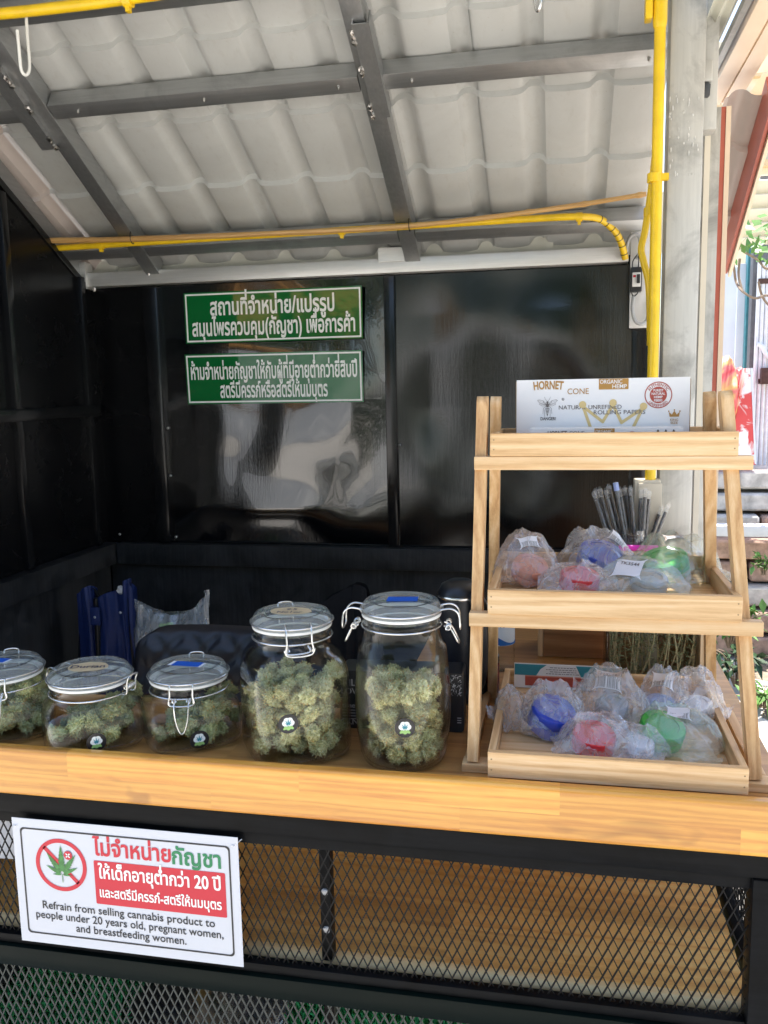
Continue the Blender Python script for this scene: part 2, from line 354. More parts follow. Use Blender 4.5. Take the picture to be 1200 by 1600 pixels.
# ---------------------------------------------------------------- object helpers
def link(name, me, mat, parent=None, smooth=False):
    o = bpy.data.objects.new(name, me); COL.objects.link(o)
    if mat is not None:
        for m in (mat if isinstance(mat, (list, tuple)) else [mat]): me.materials.append(MAT[m] if isinstance(m, str) else m)
    if parent is not None: o.parent = parent
    if smooth:
        me.shade_smooth()
        if smooth != 'all': me.set_sharp_from_angle(angle=math.radians(40))
    return o
def origin(o):
    v = Vector()
    while o is not None: v += o.location; o = o.parent
    return v
def tag(o, label=None, cat=None, group=None, kind=None):
    for k, v in (('label', label), ('category', cat), ('group', group), ('kind', kind)):
        if v: o[k] = v
    return o
def thing(name, loc, label, cat, group=None):
    o = bpy.data.objects.new(name, None); COL.objects.link(o); o.location = loc; o.empty_display_size = .05
    return tag(o, label, cat, group)

class MB:
    """collects shapes given in world coordinates, then links them as one mesh object"""
    def __init__(s): s.v = []; s.f = []; s.m = []
    def add(s, vs, fs, mi=0):
        n = len(s.v); s.v += [Vector(v) for v in vs]; s.f += [tuple(i+n for i in f) for f in fs]; s.m += [mi]*len(fs); return s
    def bm(s, b, mi=0):
        b.verts.index_update(); s.add([v.co.copy() for v in b.verts], [[v.index for v in f.verts] for f in b.faces], mi); b.free(); return s
    def box(s, x0, x1, y0, y1, z0, z1, bev=0, seg=2, mi=0, mat=None):
        b = bmesh.new(); bmesh.ops.create_cube(b, size=1)
        for v in b.verts: v.co = Vector(((x0+x1)/2+v.co.x*(x1-x0), (y0+y1)/2+v.co.y*(y1-y0), (z0+z1)/2+v.co.z*(z1-z0)))
        if bev: bmesh.ops.bevel(b, geom=b.edges[:], offset=bev, segments=seg, profile=.6, affect='EDGES')
        if mat is not None: bmesh.ops.transform(b, matrix=mat, verts=b.verts[:])
        return s.bm(b, mi)
    def bar(s, a, b_, wx, wz, side=None, bev=0, mi=0):
        """a straight bar from a to b_ of section wx (along side) x wz"""
        a, b_ = Vector(a), Vector(b_); d = (b_-a).normalized()
        sd = Vector(side if side else (1, 0, 0)); sd = (sd-d*sd.dot(d)).normalized(); up = sd.cross(d)
        Mx = Matrix((sd, d, up)).transposed().to_4x4(); Mx.translation = (a+b_)/2
        L = (b_-a).length
        return s.box(-wx/2, wx/2, -L/2, L/2, -wz/2, wz/2, bev, 2, mi, Mx)
    def tube(s, pts, r, seg=10, closed=False, cap=True, mi=0):
        pts = [Vector(p) for p in pts]; n = len(pts); rs = r if isinstance(r, (list, tuple)) else [r]*n
        rings = []; prev = None
        for i, p in enumerate(pts):
            a = pts[(i-1) % n] if (closed or i > 0) else p
            b = pts[(i+1) % n] if (closed or i < n-1) else p
            t = (b-a).normalized()
            if prev is None:
                x = t.orthogonal().normalized()
            else:
                x = prev-t*prev.dot(t); x = x.normalized() if x.length > 1e-6 else t.orthogonal().normalized()
            prev = x; y = t.cross(x)
            rings.append([p+(x*math.cos(2*PI*k/seg)+y*math.sin(2*PI*k/seg))*rs[i] for k in range(seg)])
        vs = [v for rg in rings for v in rg]; fs = []
        for i in range(n if closed else n-1):
            j = (i+1) % n
            for k in range(seg):
                l = (k+1) % seg; fs.append((i*seg+k, i*seg+l, j*seg+l, j*seg+k))
        if cap and not closed:
            fs.append(tuple(range(seg-1, -1, -1))); fs.append(tuple((n-1)*seg+k for k in range(seg)))
        return s.add(vs, fs, mi)
    def lathe(s, prof, c=(0, 0), seg=40, rot=0, cap0=True, cap1=True, mi=0):
        """prof: (radius, z) or (radius, z, squareness exponent)"""
        vs = []; fs = []
        for q in prof:
            r, z = q[0], q[1]; e = q[2] if len(q) > 2 else 2
            for k in range(seg):
                a = 2*PI*k/seg; ca, sa = math.cos(a), math.sin(a)
                rr = r/(abs(ca)**e+abs(sa)**e)**(1/e)
                vs.append((c[0]+rr*math.cos(a+rot), c[1]+rr*math.sin(a+rot), z))
        n = len(prof)
        for i in range(n-1):
            for k in range(seg):
                l = (k+1) % seg; fs.append((i*seg+k, i*seg+l, (i+1)*seg+l, (i+1)*seg+k))
        if cap0: fs.append(tuple(range(seg-1, -1, -1)))
        if cap1: fs.append(tuple((n-1)*seg+k for k in range(seg)))
        return s.add(vs, fs, mi)
    def prism(s, poly, fn, d0, d1, mi=0):
        """poly: 2-D outline, fn(u, v, d) -> world point, between depths d0 and d1"""
        n = len(poly); vs = [fn(u, v, d0) for u, v in poly]+[fn(u, v, d1) for u, v in poly]
        tri = tessellate_polygon([[Vector((u, v, 0)) for u, v in poly]])
        fs = [tuple(t) for t in tri]+[tuple(i+n for i in reversed(t)) for t in tri]
        fs += [(i, (i+1) % n, (i+1) % n+n, i+n) for i in range(n)]
        s.add(vs, fs, mi); return s
    def flat(s, poly, fn, d=0, mi=0):
        tri = tessellate_polygon([[Vector((u, v, 0)) for u, v in poly]])
        return s.add([fn(u, v, d) for u, v in poly], [tuple(t) for t in tri], mi)
    def blob(s, c, r, sub=2, sq=(1, 1, 1), mi=0, wob=0, seed=0):
        b = bmesh.new(); bmesh.ops.create_icosphere(b, subdivisions=sub, radius=1)
        for v in b.verts:
            k = 1+wob*noise.noise(v.co*1.6+Vector((seed, seed*2.3, 1)))
            v.co = Vector(c)+Vector((v.co.x*sq[0], v.co.y*sq[1], v.co.z*sq[2]))*r*k
        return s.bm(b, mi)
    def build(s, name, mat, parent=None, smooth=False, fix=True):
        o0 = origin(parent) if parent is not None else Vector()
        me = bpy.data.meshes.new(name); me.from_pydata([v-o0 for v in s.v], [], s.f)
        if any(s.m): me.polygons.foreach_set('material_index', s.m)
        if fix:
            b = bmesh.new(); b.from_mesh(me); bmesh.ops.recalc_face_normals(b, faces=b.faces[:]); b.to_mesh(me); b.free()
        me.update()
        return link(name, me, mat, parent, smooth)
def B(name, mat, parent, *a, **k): return MB().box(*a, **k).build(name, mat, parent, smooth=bool(k.get('bev')))
class Frame:
    """a flat surface's own axes: origin, right, up; d is the distance in front of it"""
    def __init__(s, o, ux, uy): s.o = Vector(o); s.ux = Vector(ux).normalized(); s.uy = Vector(uy).normalized(); s.n = s.ux.cross(s.uy)
    def __call__(s, u, v, d=0): return s.o+s.ux*u+s.uy*v+s.n*d
def bez(p, n=12):
    """Catmull-Rom through points"""
    p = [Vector(q) for q in p]; out = []
    for i in range(len(p)-1):
        a = p[max(i-1, 0)]; b = p[i]; c = p[i+1]; d = p[min(i+2, len(p)-1)]
        for k in range(n):
            t = k/n
            out.append(.5*((2*b)+(c-a)*t+(2*a-5*b+4*c-d)*t*t+(3*b-a-3*c+d)*t**3))
    out.append(p[-1]); return out

# ---------------------------------------------------------------- lettering
TEXTS = {
 's1a': "สถานที่จำหน่าย/แปรรูป", 's1b': "สมุนไพรควบคุม(กัญชา) เพื่อการค้า",
 's2a': "ห้ามจำหน่ายกัญชาให้กับผู้ที่มีอายุต่ำกว่ายี่สิบปี", 's2b': "สตรีมีครรภ์หรือสตรีให้นมบุตร",
 'p1': "ไม่จำหน่าย", 'p2': "กัญชา", 'p3': "ให้เด็กอายุต่ำกว่า 20 ปี", 'p4': "และสตรีมีครรภ์-สตรีให้นมบุตร",
 'e1': "Refrain from selling cannabis product to", 'e2': "people under 20 years old, pregnant women,", 'e3': "and breastfeeding women.",
 'etc': "HORNETCONEGANICMPUUFLTSKZDQ!®APERSBo1234567890.xDurianLOVtimeckMor/TO GET"}
ABOVE = set("ิีึืั็"); TONE = set("่้๊๋์ํ"); BELOW = set("ุู"); MARKS = ABOVE | TONE | BELOW
def _signed(p): return sum(p[i][0]*p[(i+1) % len(p)][1]-p[(i+1) % len(p)][0]*p[i][1] for i in range(len(p)))/2
def load_glyphs():
    chars = sorted(set(''.join(TEXTS.values())))
    jobs = {}
    def job(body):
        if body in jobs: return
        c = bpy.data.curves.new('glyph', 'FONT'); c.body = body; c.dimensions = '3D'; c.resolution_u = 3
        o = bpy.data.objects.new('glyph', c); COL.objects.link(o); jobs[body] = o
    job('|'); job('ก'); job('ก|')
    for c in chars:
        if c in MARKS: job('ก'+c)
        else: job(c); job(c+'|')
    bpy.context.view_layer.update(); dg = bpy.context.evaluated_depsgraph_get()
    res = {}
    for body, o in jobs.items():
        e = o.evaluated_get(dg); me = e.to_mesh()
        if me is None: res[body] = []; continue
        vs = [v.co.copy() for v in me.vertices]
        nxt = {}
        for ed in me.edges:
            a, b = ed.vertices; nxt.setdefault(a, []).append(b); nxt.setdefault(b, []).append(a)
        seen = set(); loops = []
        for i in range(len(vs)):
            if i in seen or i not in nxt: continue
            lp = [i]; seen.add(i); cur = i
            while True:
                k = [q for q in nxt[cur] if q not in seen]
                if not k: break
                q = i+0 if False else (cur+1 if cur+1 in k else k[0]); seen.add(q); lp.append(q); cur = q
            if len(lp) > 2: loops.append([(vs[q].x, vs[q].y) for q in lp])
        res[body] = loops; e.to_mesh_clear()
    for o in jobs.values():
        c = o.data; bpy.data.objects.remove(o); bpy.data.curves.remove(c)
    bar0 = min(p[0] for l in res['|'] for p in l)
    adv = lambda b: min(p[0] for p in res[b+'|'][-1])-bar0
    G = {}; ak = adv('ก'); nk = len(res['ก'])
    for c in chars:
        if c in MARKS: G[c] = ([[(x-ak, y) for x, y in l] for l in res['ก'+c][nk:]], 0)
        else: G[c] = (res[c], adv(c))
        lp = G[c][0]
        if lp and _signed(max(lp, key=lambda l: abs(_signed(l)))) > 0: G[c] = ([l[::-1] for l in lp], G[c][1])
    return G
GLY = load_glyphs()
def bolder(loop, off):
    if not off: return loop
    n = len(loop); out = []
    pts = [loop[i] for i in range(n) if (loop[i][0]-loop[i-1][0])**2+(loop[i][1]-loop[i-1][1])**2 > 1e-8]
    n = len(pts)
    for i in range(n):
        a, b, c = Vector(pts[i-1]), Vector(pts[i]), Vector(pts[(i+1) % n])
        d1 = (b-a).normalized(); d2 = (c-b).normalized(); n1 = Vector((-d1.y, d1.x)); n2 = Vector((-d2.y, d2.x))
        m = n1+n2; m = m.normalized() if m.length > 1e-4 else n1
        k = 1/max(.5, m.dot(n1)); q = b+m*off*k; out.append((q.x, q.y))
    return out
def text_loops(s):
    pen = 0; out = []; last = ''; up = False
    for i, c in enumerate(s):
        lp, a = GLY[c]; dy = 0; dx = 0
        if c in TONE and (up or (i+1 < len(s) and s[i+1] == 'ำ')): dy = .20
        if c in (ABOVE | TONE) and last in 'ปฝฟ': dx = -.10
        out += [[(x+pen+dx, y+dy) for x, y in l] for l in lp]
        if c in ABOVE: up = True
        elif c not in MARKS: up = False; last = c
        pen += a
    return out, pen
def inside(p, poly):
    r = False; n = len(poly)
    for i in range(n):
        (x1, y1), (x2, y2) = poly[i], poly[i-1]
        if (y1 > p[1]) != (y2 > p[1]) and p[0] < (x2-x1)*(p[1]-y1)/(y2-y1)+x1: r = not r
    return r
def lettering(name, text, mat, parent, fr, cx, cy, size, width=None, bold=0, d=.0004, thick=.0, arc=None, proj=None, align='C'):
    """writing on a surface: cx, cy is the middle of the line at its base line; arc bends it round a circle"""
    loops, _ = text_loops(text)
    loops = [l for l in loops if len(l) > 2]
    outer_sign = -1
    if bold: loops = [bolder(l, bold*(1 if outer_sign < 0 else -1)) for l in loops]
    xs = [p[0] for l in loops for p in l]; x0, x1 = min(xs), max(xs)
    sx = (width/(x1-x0)) if width else size
    shift = {'C': -(x0+x1)/2, 'L': -x0, 'R': -x1}[align]
    outs = [l for l in loops if _signed(l)*outer_sign > 0]; holes = [l for l in loops if _signed(l)*outer_sign < 0]
    mb = MB()
    def place(p, lay):
        u, v = (p[0]+shift)*sx, p[1]*size
        if arc:
            r, = arc[:1]; a = u/abs(r)
            if r > 0: u, v = (r+v)*math.sin(a), (r+v)*math.cos(a)
            else: u, v = (-r-v)*math.sin(a), -(-r-v)*math.cos(a)
        if proj: return proj(cx+u, cy+v, d+lay)
        return fr(cx+u, cy+v, d+lay)
    for i, l in enumerate(outs):
        hs = [h for h in holes if inside(h[0], l)]
        hs = [h for h in hs if not any(o is not l and abs(_signed(o)) < abs(_signed(l)) and inside(h[0], o) for o in outs)]
        pts = l+[p for h in hs for p in h]
        try: tri = tessellate_polygon([[Vector((x, y, 0)) for x, y in q] for q in [l]+hs])
        except Exception: continue
        mb.add([place(p, (i % 3)*.00006) for p in pts], [tuple(t) for t in tri])
    return mb.build(name, mat, parent, fix=False)
def disc(r, n=40, cx=0, cy=0): return [(cx+r*math.cos(2*PI*i/n), cy+r*math.sin(2*PI*i/n)) for i in range(n)]
def ring_mesh(fr, cx, cy, r0, r1, d, n=64, a0=0, a1=2*PI):
    mb = MB(); vs = []; fs = []
    for i in range(n+1):
        a = a0+(a1-a0)*i/n
        vs += [fr(cx+r0*math.cos(a), cy+r0*math.sin(a), d), fr(cx+r1*math.cos(a), cy+r1*math.sin(a), d)]
    for i in range(n): fs.append((2*i, 2*i+1, 2*i+3, 2*i+2))
    return mb.add(vs, fs)
def rect(u0, u1, v0, v1): return [(u0, v0), (u1, v0), (u1, v1), (u0, v1)]
def rrect(u0, u1, v0, v1, r, n=6):
    out = []
    for cx, cy, a in ((u1-r, v1-r, 0), (u0+r, v1-r, PI/2), (u0+r, v0+r, PI), (u1-r, v0+r, 3*PI/2)):
        out += [(cx+r*math.cos(a+PI/2*k/n), cy+r*math.sin(a+PI/2*k/n)) for k in range(n+1)]
    return out
def outline(mb, fr, poly, wd, d):
    n = len(poly); cx = sum(p[0] for p in poly)/n; cy = sum(p[1] for p in poly)/n
    us = [p[0] for p in poly]; vs_ = [p[1] for p in poly]; kx = 1-2*wd/(max(us)-min(us)); ky = 1-2*wd/(max(vs_)-min(vs_))
    vs = []
    for u, v in poly: vs += [fr(u, v, d), fr(cx+(u-cx)*kx, cy+(v-cy)*ky, d)]
    mb.add(vs, [(2*i, 2*((i+1) % n), 2*((i+1) % n)+1, 2*i+1) for i in range(n)])
def leaflet(L, W, ang, cx, cy, teeth=9):
    l, r = [], []
    for i in range(teeth+1):
        t = i/teeth; wv = W*math.sin(PI*min(1, t**.75))*(1-.15*t)
        l.append((-wv, t*L)); r.append((wv, t*L))
        if 0 < i < teeth: l.append((-wv*.72, t*L+L*.015)); r.append((wv*.72, t*L+L*.015))
    pts = r+[(0, L)]+l[::-1]; ca, sa = math.cos(ang), math.sin(ang)
    return [(cx+x*ca-y*sa, cy+x*sa+y*ca) for x, y in pts[1:-1]]
def hemp_leaf(mb, fn, cx, cy, s, d, spread=1.0, lay=.00003):
    for k, (a, L) in enumerate(((0, 1), (.62, .88), (-.62, .88), (1.12, .62), (-1.12, .62), (1.62, .34), (-1.62, .34))):
        mb.flat(leaflet(s*L, s*L*.125, a*spread, cx, cy), fn, d+k*lay)
    mb.flat([(cx-s*.012, cy), (cx+s*.012, cy), (cx+s*.02, cy-s*.28), (cx-s*.005, cy-s*.28)], fn, d)

# ================================================================ the setting
def sheet_obj(name, x0, x1, y0, y1, z, mat, kind='structure', n=1):
    me = bpy.data.meshes.new(name); me.from_pydata([(x0, y0, z), (x1, y0, z), (x1, y1, z), (x0, y1, z)], [], [(0, 1, 2, 3)])
    o = link(name, me, mat); o['kind'] = kind; return o
sheet_obj('ground', -150, 150, -150, 150, -.02, 'ground')
def soil():
    n = 60; vs = []; fs = []
    for j in range(n+1):
        for i in range(n+1):
            x, y = .5+5.5*i/n, 2.4+4.6*j/n
            e = min(1, 4*min(i, j, n-i, n-j)/n)
            vs.append((x, y, -.03+e*(.03+.035*noise.noise(Vector((x*2.2, y*2.2, 0)))+.02*noise.noise(Vector((x*9, y*9, 3))))))
    for j in range(n):
        for i in range(n): a = j*(n+1)+i; fs.append((a, a+1, a+n+2, a+n+1))
    me = bpy.data.meshes.new('soil'); me.from_pydata(vs, [], fs); o = link('soil', me, 'soil', smooth='all'); o['kind'] = 'structure'
soil()
sheet_obj('turf_base', -1.9, .34, .98, 2.5, -.004, 'turf')
TB = at(328, 1562, 'Z', .01)
def turf():
    rnd = random.Random(3); vs = []; fs = []
    for k in range(26000):
        x, y = rnd.uniform(-1.5, .3), rnd.uniform(1.35, 2.3)
        if math.hypot(x-TB.x, y-TB.y) < .20: continue
        a = rnd.uniform(0, 2*PI); h = rnd.uniform(.016, .034); wd = .0022; lx, ly = rnd.gauss(0, .012), rnd.gauss(0, .012)
        n = len(vs); c, s = math.cos(a)*wd, math.sin(a)*wd
        vs += [(x-c, y-s, -.004), (x+c, y+s, -.004), (x+lx*.6+c*.7, y+ly*.6+s*.7, h*.7), (x+lx, y+ly, h)]
        fs += [(n, n+1, n+2), (n, n+2, n+3)]
    me = bpy.data.meshes.new('artificial_grass'); me.from_pydata(vs, [], fs); o = link('artificial_grass', me, 'blade'); o['kind'] = 'stuff'
turf()

# ================================================================ the stall
XL, XR, YB, CZ = -1.25, .29, 2.20, .882
stall = thing('market_stall', (0, 1.6, 0), 'black and galvanised market stall with wooden counter under a tile profile roof', 'stall')
def P_(name, mat, mb, parent=stall, smooth=False): return mb.build(name, mat, parent, smooth)

def panel(name, mat, x0, x1, z0, z1, y, amp, seed, nx=70, nz=70, parent=stall, flip=None):
    """a black sheet with the dents and waves of thin metal; flip maps (u, z, depth) for the side wall"""
    vs = []; fs = []
    for j in range(nz+1):
        for i in range(nx+1):
            u, z = x0+(x1-x0)*i/nx, z0+(z1-z0)*j/nz
            e = min(1, 7*min(i/nx, 1-i/nx))*min(1, 7*min(j/nz, 1-j/nz))
            q = Vector((u*3.2+seed, z*2.6, seed))
            h = amp*e*(noise.noise(q)+.45*noise.noise(q*2.3+Vector((3, 1, 0))))
            vs.append((u, y-h, z) if flip is None else (flip+h, u, z))
    for j in range(nz):
        for i in range(nx): a = j*(nx+1)+i; fs.append((a, a+1, a+nx+2, a+nx+1))
    return P_(name, mat, MB().add(vs, fs), parent, 'all')

# --- back wall: three glossy sheets between ribs, chalky panel and rail below
panel('wall_sheet', 'glossworn', -.418, .158, .985, 1.675, YB, .0120, 4.1)
panel('wall_sheet', 'gloss', -1.056, -.446, .985, 1.675, YB, .0140, 9.7)
panel('wall_sheet', 'gloss3', XL, -1.098, .985, 1.675, YB, .004, 2.2, 20)
P_('wall_rib', 'gloss2', MB().box(-.446, -.418, YB-.014, YB+.01, .985, 1.675, .004), smooth=True)
P_('wall_rib', 'gloss2', MB().box(-1.098, -1.056, YB-.018, YB+.01, .985, 1.675, .006), smooth=True)
P_('wall_rib', 'gloss2', MB().box(.158, .20, YB-.014, YB+.01, .80, 1.675, .004), smooth=True)
P_('wall_rail', 'matte', MB().box(XL+.034, XR-.08, YB-.028, YB+.01, .925, .983, .004), smooth=True)
P_('wall_backing', 'gloss2', MB().box(XL-.03, .225, YB+.024, YB+.03, 0, 1.71))  # added behind the sheets to close slits that leaked light
panel('lower_panel', 'matte', XL, XR, .05, .924, YB+.004, .006, 6.3)
for x, z in ((-1.052, 1.30), (-1.052, 1.17), (-1.046, 1.0), (-1.215, 1.005), (-.413, 1.25)):
    P_('wall_screw', 'weld', MB().blob((x, YB-.004, z), .0042, 1))
# --- left wall: black gloss up to the end rafter
def wall_left():
    ny, nz = 46, 60; vs = []; fs = []
    for j in range(nz+1):
        for i in range(ny+1):
            y = 1.12+(YB-1.12)*i/ny; top = roofz(y)-.01; z = .985+(top-.985)*j/nz
            e = min(1, 6*min(i/ny, 1-i/ny))*min(1, 6*min(j/nz, 1-j/nz))
            q = Vector((y*3.1, z*2.7, 21.0)); vs.append((XL+e*.006*noise.noise(q), y, z))
    for j in range(nz):
        for i in range(ny): a = j*(ny+1)+i; fs.append((a, a+1, a+ny+2, a+ny+1))
    P_('side_sheet', 'gloss3', MB().add(vs, fs), stall, 'all')
wall_left()
P_('wall_backing', 'gloss2', MB().box(XL-.04, XL-.034, 1.0, YB+.03, 0, 1.67))  # same added backing against light slits, on the left
P_('side_rail', 'matte', MB().box(XL-.01, XL+.032, 1.12, YB-.002, .925, .983, .004), smooth=True)
P_('side_rail', 'gloss2', MB().box(XL-.006, XL+.018, 1.12, YB-.03, 1.335, 1.365, .003), smooth=True)
P_('side_rib', 'gloss2', MB().box(XL-.006, XL+.016, 1.80, 1.825, .985, 1.85, .003), smooth=True)
P_('side_rib', 'gloss2', MB().box(XL-.006, XL+.014, 2.12, 2.14, .985, 1.70, .003), smooth=True)
P_('lower_panel', 'matte', MB().box(XL-.012, XL-.002, 1.12, YB, .05, .924))
# --- head beam, fascia, purlins, rafters
P_('head_beam', 'beam', MB().box(XL+.004, .146, YB-.034, YB+.012, 1.678, 1.714, .003), smooth=True)
P_('corner_plate', 'beam', MB().box(XL-.026, XL+.006, YB-.042, YB-.004, 1.672, 1.742, .003), smooth=True)
P_('joint_plate', 'beam', MB().box(-.452, -.386, YB-.040, YB-.035, 1.704, 1.738, .001))
P_('fascia_panel', 'fascia', MB().box(XL-.02, .30, YB+.014, YB+.018, 1.70, 1.84))
for x in (-1.20, -.05): P_('fascia_stiffener', 'fascia', MB().box(x, x+.022, YB+.006, YB+.013, 1.715, 1.84))
SN = Vector((0, RS, 1)).normalized(); SD = Vector((0, 1, -RS)).normalized()     # roof normal and down-slope direction
def on_roof(x, y, h=0): return Vector((x, y, roofz(y)))+SN*h
def slope_bar(mb, x0, x1, y0, y1, h0, h1, bev=.002):
    return mb.bar(on_roof((x0+x1)/2, y0, (h0+h1)/2), on_roof((x0+x1)/2, y1, (h0+h1)/2), x1-x0, h1-h0, (1, 0, 0), bev)
for x, y1 in ((-1.056, 2.172), (-.366, 2.172)):
    r = P_('rafter', 'steelS', slope_bar(MB(), x-.019, x+.019, 1.44, y1, 0, .044), smooth=True)
    y0, ye = (1.60, 1.775) if x < -1 else (1.583, 1.765)
    sx = -.030 if x < -1 else .012
    st = MB()     # short open channel welded beside the rafter
    for a, b, h0, h1 in ((-.016, .016, -.012, -.010), (-.016, -.0135, -.010, .020), (.0135, .016, -.010, .020)):
        slope_bar(st, x+sx+a, x+sx+b, y0, ye, h0, h1, 0)
    stub = st.build('channel_stub', 'steelS', r, True)
    wb = MB(); rnd = random.Random(5)
    for t in (.08, .13, .18, .45, .5, .86, .9, .95, .98):
        p = on_roof(x+sx+(.018 if x < -1 else -.018), y0+(ye-y0)*t, -.012); wb.blob(p, rnd.uniform(.003, .0055), 2, (1, 1.5, 1), 0, .5, t*9)
    wb.build('weld_bead', 'weld', r, True)
r = P_('end_rafter', 'steelS', slope_bar(MB(), XL-.05, XL-.010, 1.0, 2.20, -.012, .040), smooth=True)
P_('wall_capping', 'gloss2', slope_bar(MB(), XL-.046, XL+.004, 1.0, 2.19, -.030, -.014))
for ya, yb_, nm in ((1.686, 1.722, 'purlin'), (2.075, 2.108, 'purlin')):
    for x0, x1 in ((XL-.012, -1.077), (-1.035, -.387), (-.345, .183)):
        q = P_(nm, 'steelX', MB().bar(on_roof(x0, (ya+yb_)/2, .021), on_roof(x1, (ya+yb_)/2, .021), .036, .038, (0, 1, -RS), .002), smooth=True)
        if ya < 2:
            n = max(1, int((x1-x0)/.19)); sc = MB()
            for k in range(n):
                xx = x0+.06+(x1-x0-.1)*k/max(1, n-1) if n > 1 else (x0+x1)/2
                sc.blob(on_roof(xx, (ya+yb_)/2, .0), .0032, 1, (1, 1, 1.6))
            sc.build('screw_tip', 'weld', q)
P_('ridge_beam', 'steelX', MB().bar((-1.32, 1.515, 2.092), (.36, 1.515, 2.092), .045, .045, (0, 1, -.2), .002), smooth=True)
P_('ridge_plate', 'steelX', MB().box(-1.32, .36, 1.475, 1.482, 2.10, 2.20))
wb = MB()
for p in ((232, 427), (243, 420), (640, 404), (122, 452), (147, 452)):
    q = at(px=p[0], py=p[1], ax='Y', val=YB-.036); wb.blob(q, .005, 2, (1, .6, 1.3), 0, .5, p[0])
wb.build('weld_bead', 'weld', stall, True)
# --- roof sheets: pans and ridges, stepped like tiles
PIT = .129
def roof_h(x, y):
    t = ((x+.062)/PIT+.5) % 1-.5; a = abs(t)
    h = .0165*max(0, 1-(a/.155)**2.6)**.8 if a < .155 else -.0045*(1-(abs(a-.5)/.345)**2.6)
    k = ((y-1.616)/.167) % 1
    st = -.0115*(1-k) if k > .022 else -.0115*(k/.022)
    return .055+h+st
def roof_sheet(x0, x1, y0, y1, mat, lift=0):
    xs = []; nx = int((x1-x0)/.0065)
    xs = [x0+(x1-x0)*i/nx for i in range(nx+1)]
    ys = []
    k = math.floor((y0-1.616)/.167)
    while 1.616+k*.167 < y1:
        b = 1.616+k*.167
        for f in (0, .011, .022, .035, .12, .3, .5, .7, .88, .96): ys.append(b+f*.167)
        k += 1
    ys = [y0]+[y for y in ys if y0 < y < y1]+[y1]
    vs = [on_roof(x, y, roof_h(x, y)+lift) for y in ys for x in xs]; n = len(xs)
    fs = [(j*n+i, j*n+i+1, (j+1)*n+i+1, (j+1)*n+i) for j in range(len(ys)-1) for i in range(n-1)]
    return P_('roof_sheet', mat, MB().add(vs, fs), stall, True)
roof_sheet(-1.36, -1.225, 1.44, 2.34, 'sheetpink', 0)  # pinkish reflected light is put into this sheet's colour
roof_sheet(-1.231, -.690, 1.44, 2.34, 'sheet', .004)
roof_sheet(-.695, -.172, 1.44, 2.34, 'sheet', 0)
roof_sheet(-.178, .186, 1.44, 2.34, 'sheet', .004)
roof_sheet(.296, .3715, 1.83, 2.34, 'sheetpink', 0)
# unseen flap added over the customers' side, its length set for the shade
P_('unseen_front_flap', 'sheet', MB().bar((-.49, 1.47, 2.175), (-.49, 1.02, 2.135), 1.74, .012, (1, 0, 0)))
# --- right end: back post, corner angle, red strip, roof edge
def zpost(px0, px1, y0, y1, z0, z1, name, mat, bev=.003):
    a = at(px0, 420, 'Y', y0).x; b = at(px1, 420, 'Y', y0).x
    return P_(name, mat, MB().box(a, b, y0, y1, z0, z1, bev), smooth=True)
post = zpost(1038.5, 1092.5, 1.60, 1.655, CZ-.03, 2.35, 'side_post', 'steelZ', .004)
SZ = at(1110, 167, 'Y', 1.74).z
P_('corner_angle', 'cream', MB().box(at(1095, 420, 'Y', 1.74).x, at(1104, 420, 'Y', 1.74).x, 1.74, 1.744, CZ, SZ))
zpost(1086, 1119, 1.7445, 1.757, CZ, SZ, 'corner_web', 'steelZ', .001)
zpost(1088, 1112, 1.657, 1.70, SZ-.06, 2.35, 'post_web', 'steelZ', .002)
P_('edge_strip', 'red', MB().box(at(1118.5, 420, 'Y', 1.745).x, at(1126, 420, 'Y', 1.745).x, 1.745, 1.79, 0, SZ))
P_('edge_strip', 'creamtrim', MB().box(at(1126.4, 420, 'Y', 1.743).x, at(1134, 420, 'Y', 1.743).x, 1.743, 1.79, 0, SZ))
P_('verge_board', 'red', slope_bar(MB(), .364, .3712, 1.80, 2.22, -.03, .052, 0))
P_('verge_trim', 'creamtrim', slope_bar(MB(), .3725, .379, 1.80, 2.22, -.04, .066, 0))
g = MB()       # cream eaves trim running forward on the right
gx0 = at(1101, 166, 'Y', 2.05).x; gz = at(1101, 166, 'Y', 2.05).z
for a, b, c, d in ((0, .030, 0, .012), (.030, .034, .004, .012), (.034, .066, 0, .012), (0, .004, .012, .05)):
    g.box(gx0+a, gx0+b, .60, 2.05, gz+c, gz+d, .001)
P_('eaves_trim', 'creamtrim', g, smooth=True)
P_('eaves_lining', 'steelS', MB().box(gx0-.014, gx0-.003, .60, 2.05, gz+.012, gz+.026))
li = MB(); vs = []; fs = []
for i in range(41):
    u = i/40; x = .228+(gx0-.016-.228)*u; zz = gz+.022+.012*abs(math.sin(u*PI*2.5))
    vs += [(x, .60, zz), (x, 1.93+.01*math.sin(u*19), zz)]
li.add(vs, [(2*i, 2*i+2, 2*i+3, 2*i+1) for i in range(40)])
P_('eaves_lining', 'fascia', li, smooth=True)
P_('eaves_cover', 'cream', MB().box(gx0+.0665, gx0+.60, .60, 2.04, gz+.055, gz+.060))
gp = Frame((0, 2.048, 0), (1, 0, 0), (0, 0, 1))
pl = [at(x, y, 'Y', 2.05) for x, y in ((1157, 167), (1215, 167), (1215, 80))]
P_('gable_plate', 'creamtrim', MB().prism([(p.x, p.z) for p in pl], gp, -.006, .0))
sc = MB()
for x, y in ((1180, 152), (1190, 150)): sc.blob(at(x, y, 'Y', 2.042), .0035, 1, (1.5, 1, 1))
sc.build('plate_screw', 'brownprint', stall)
bk = at(1097, 143, 'Y', 1.66)
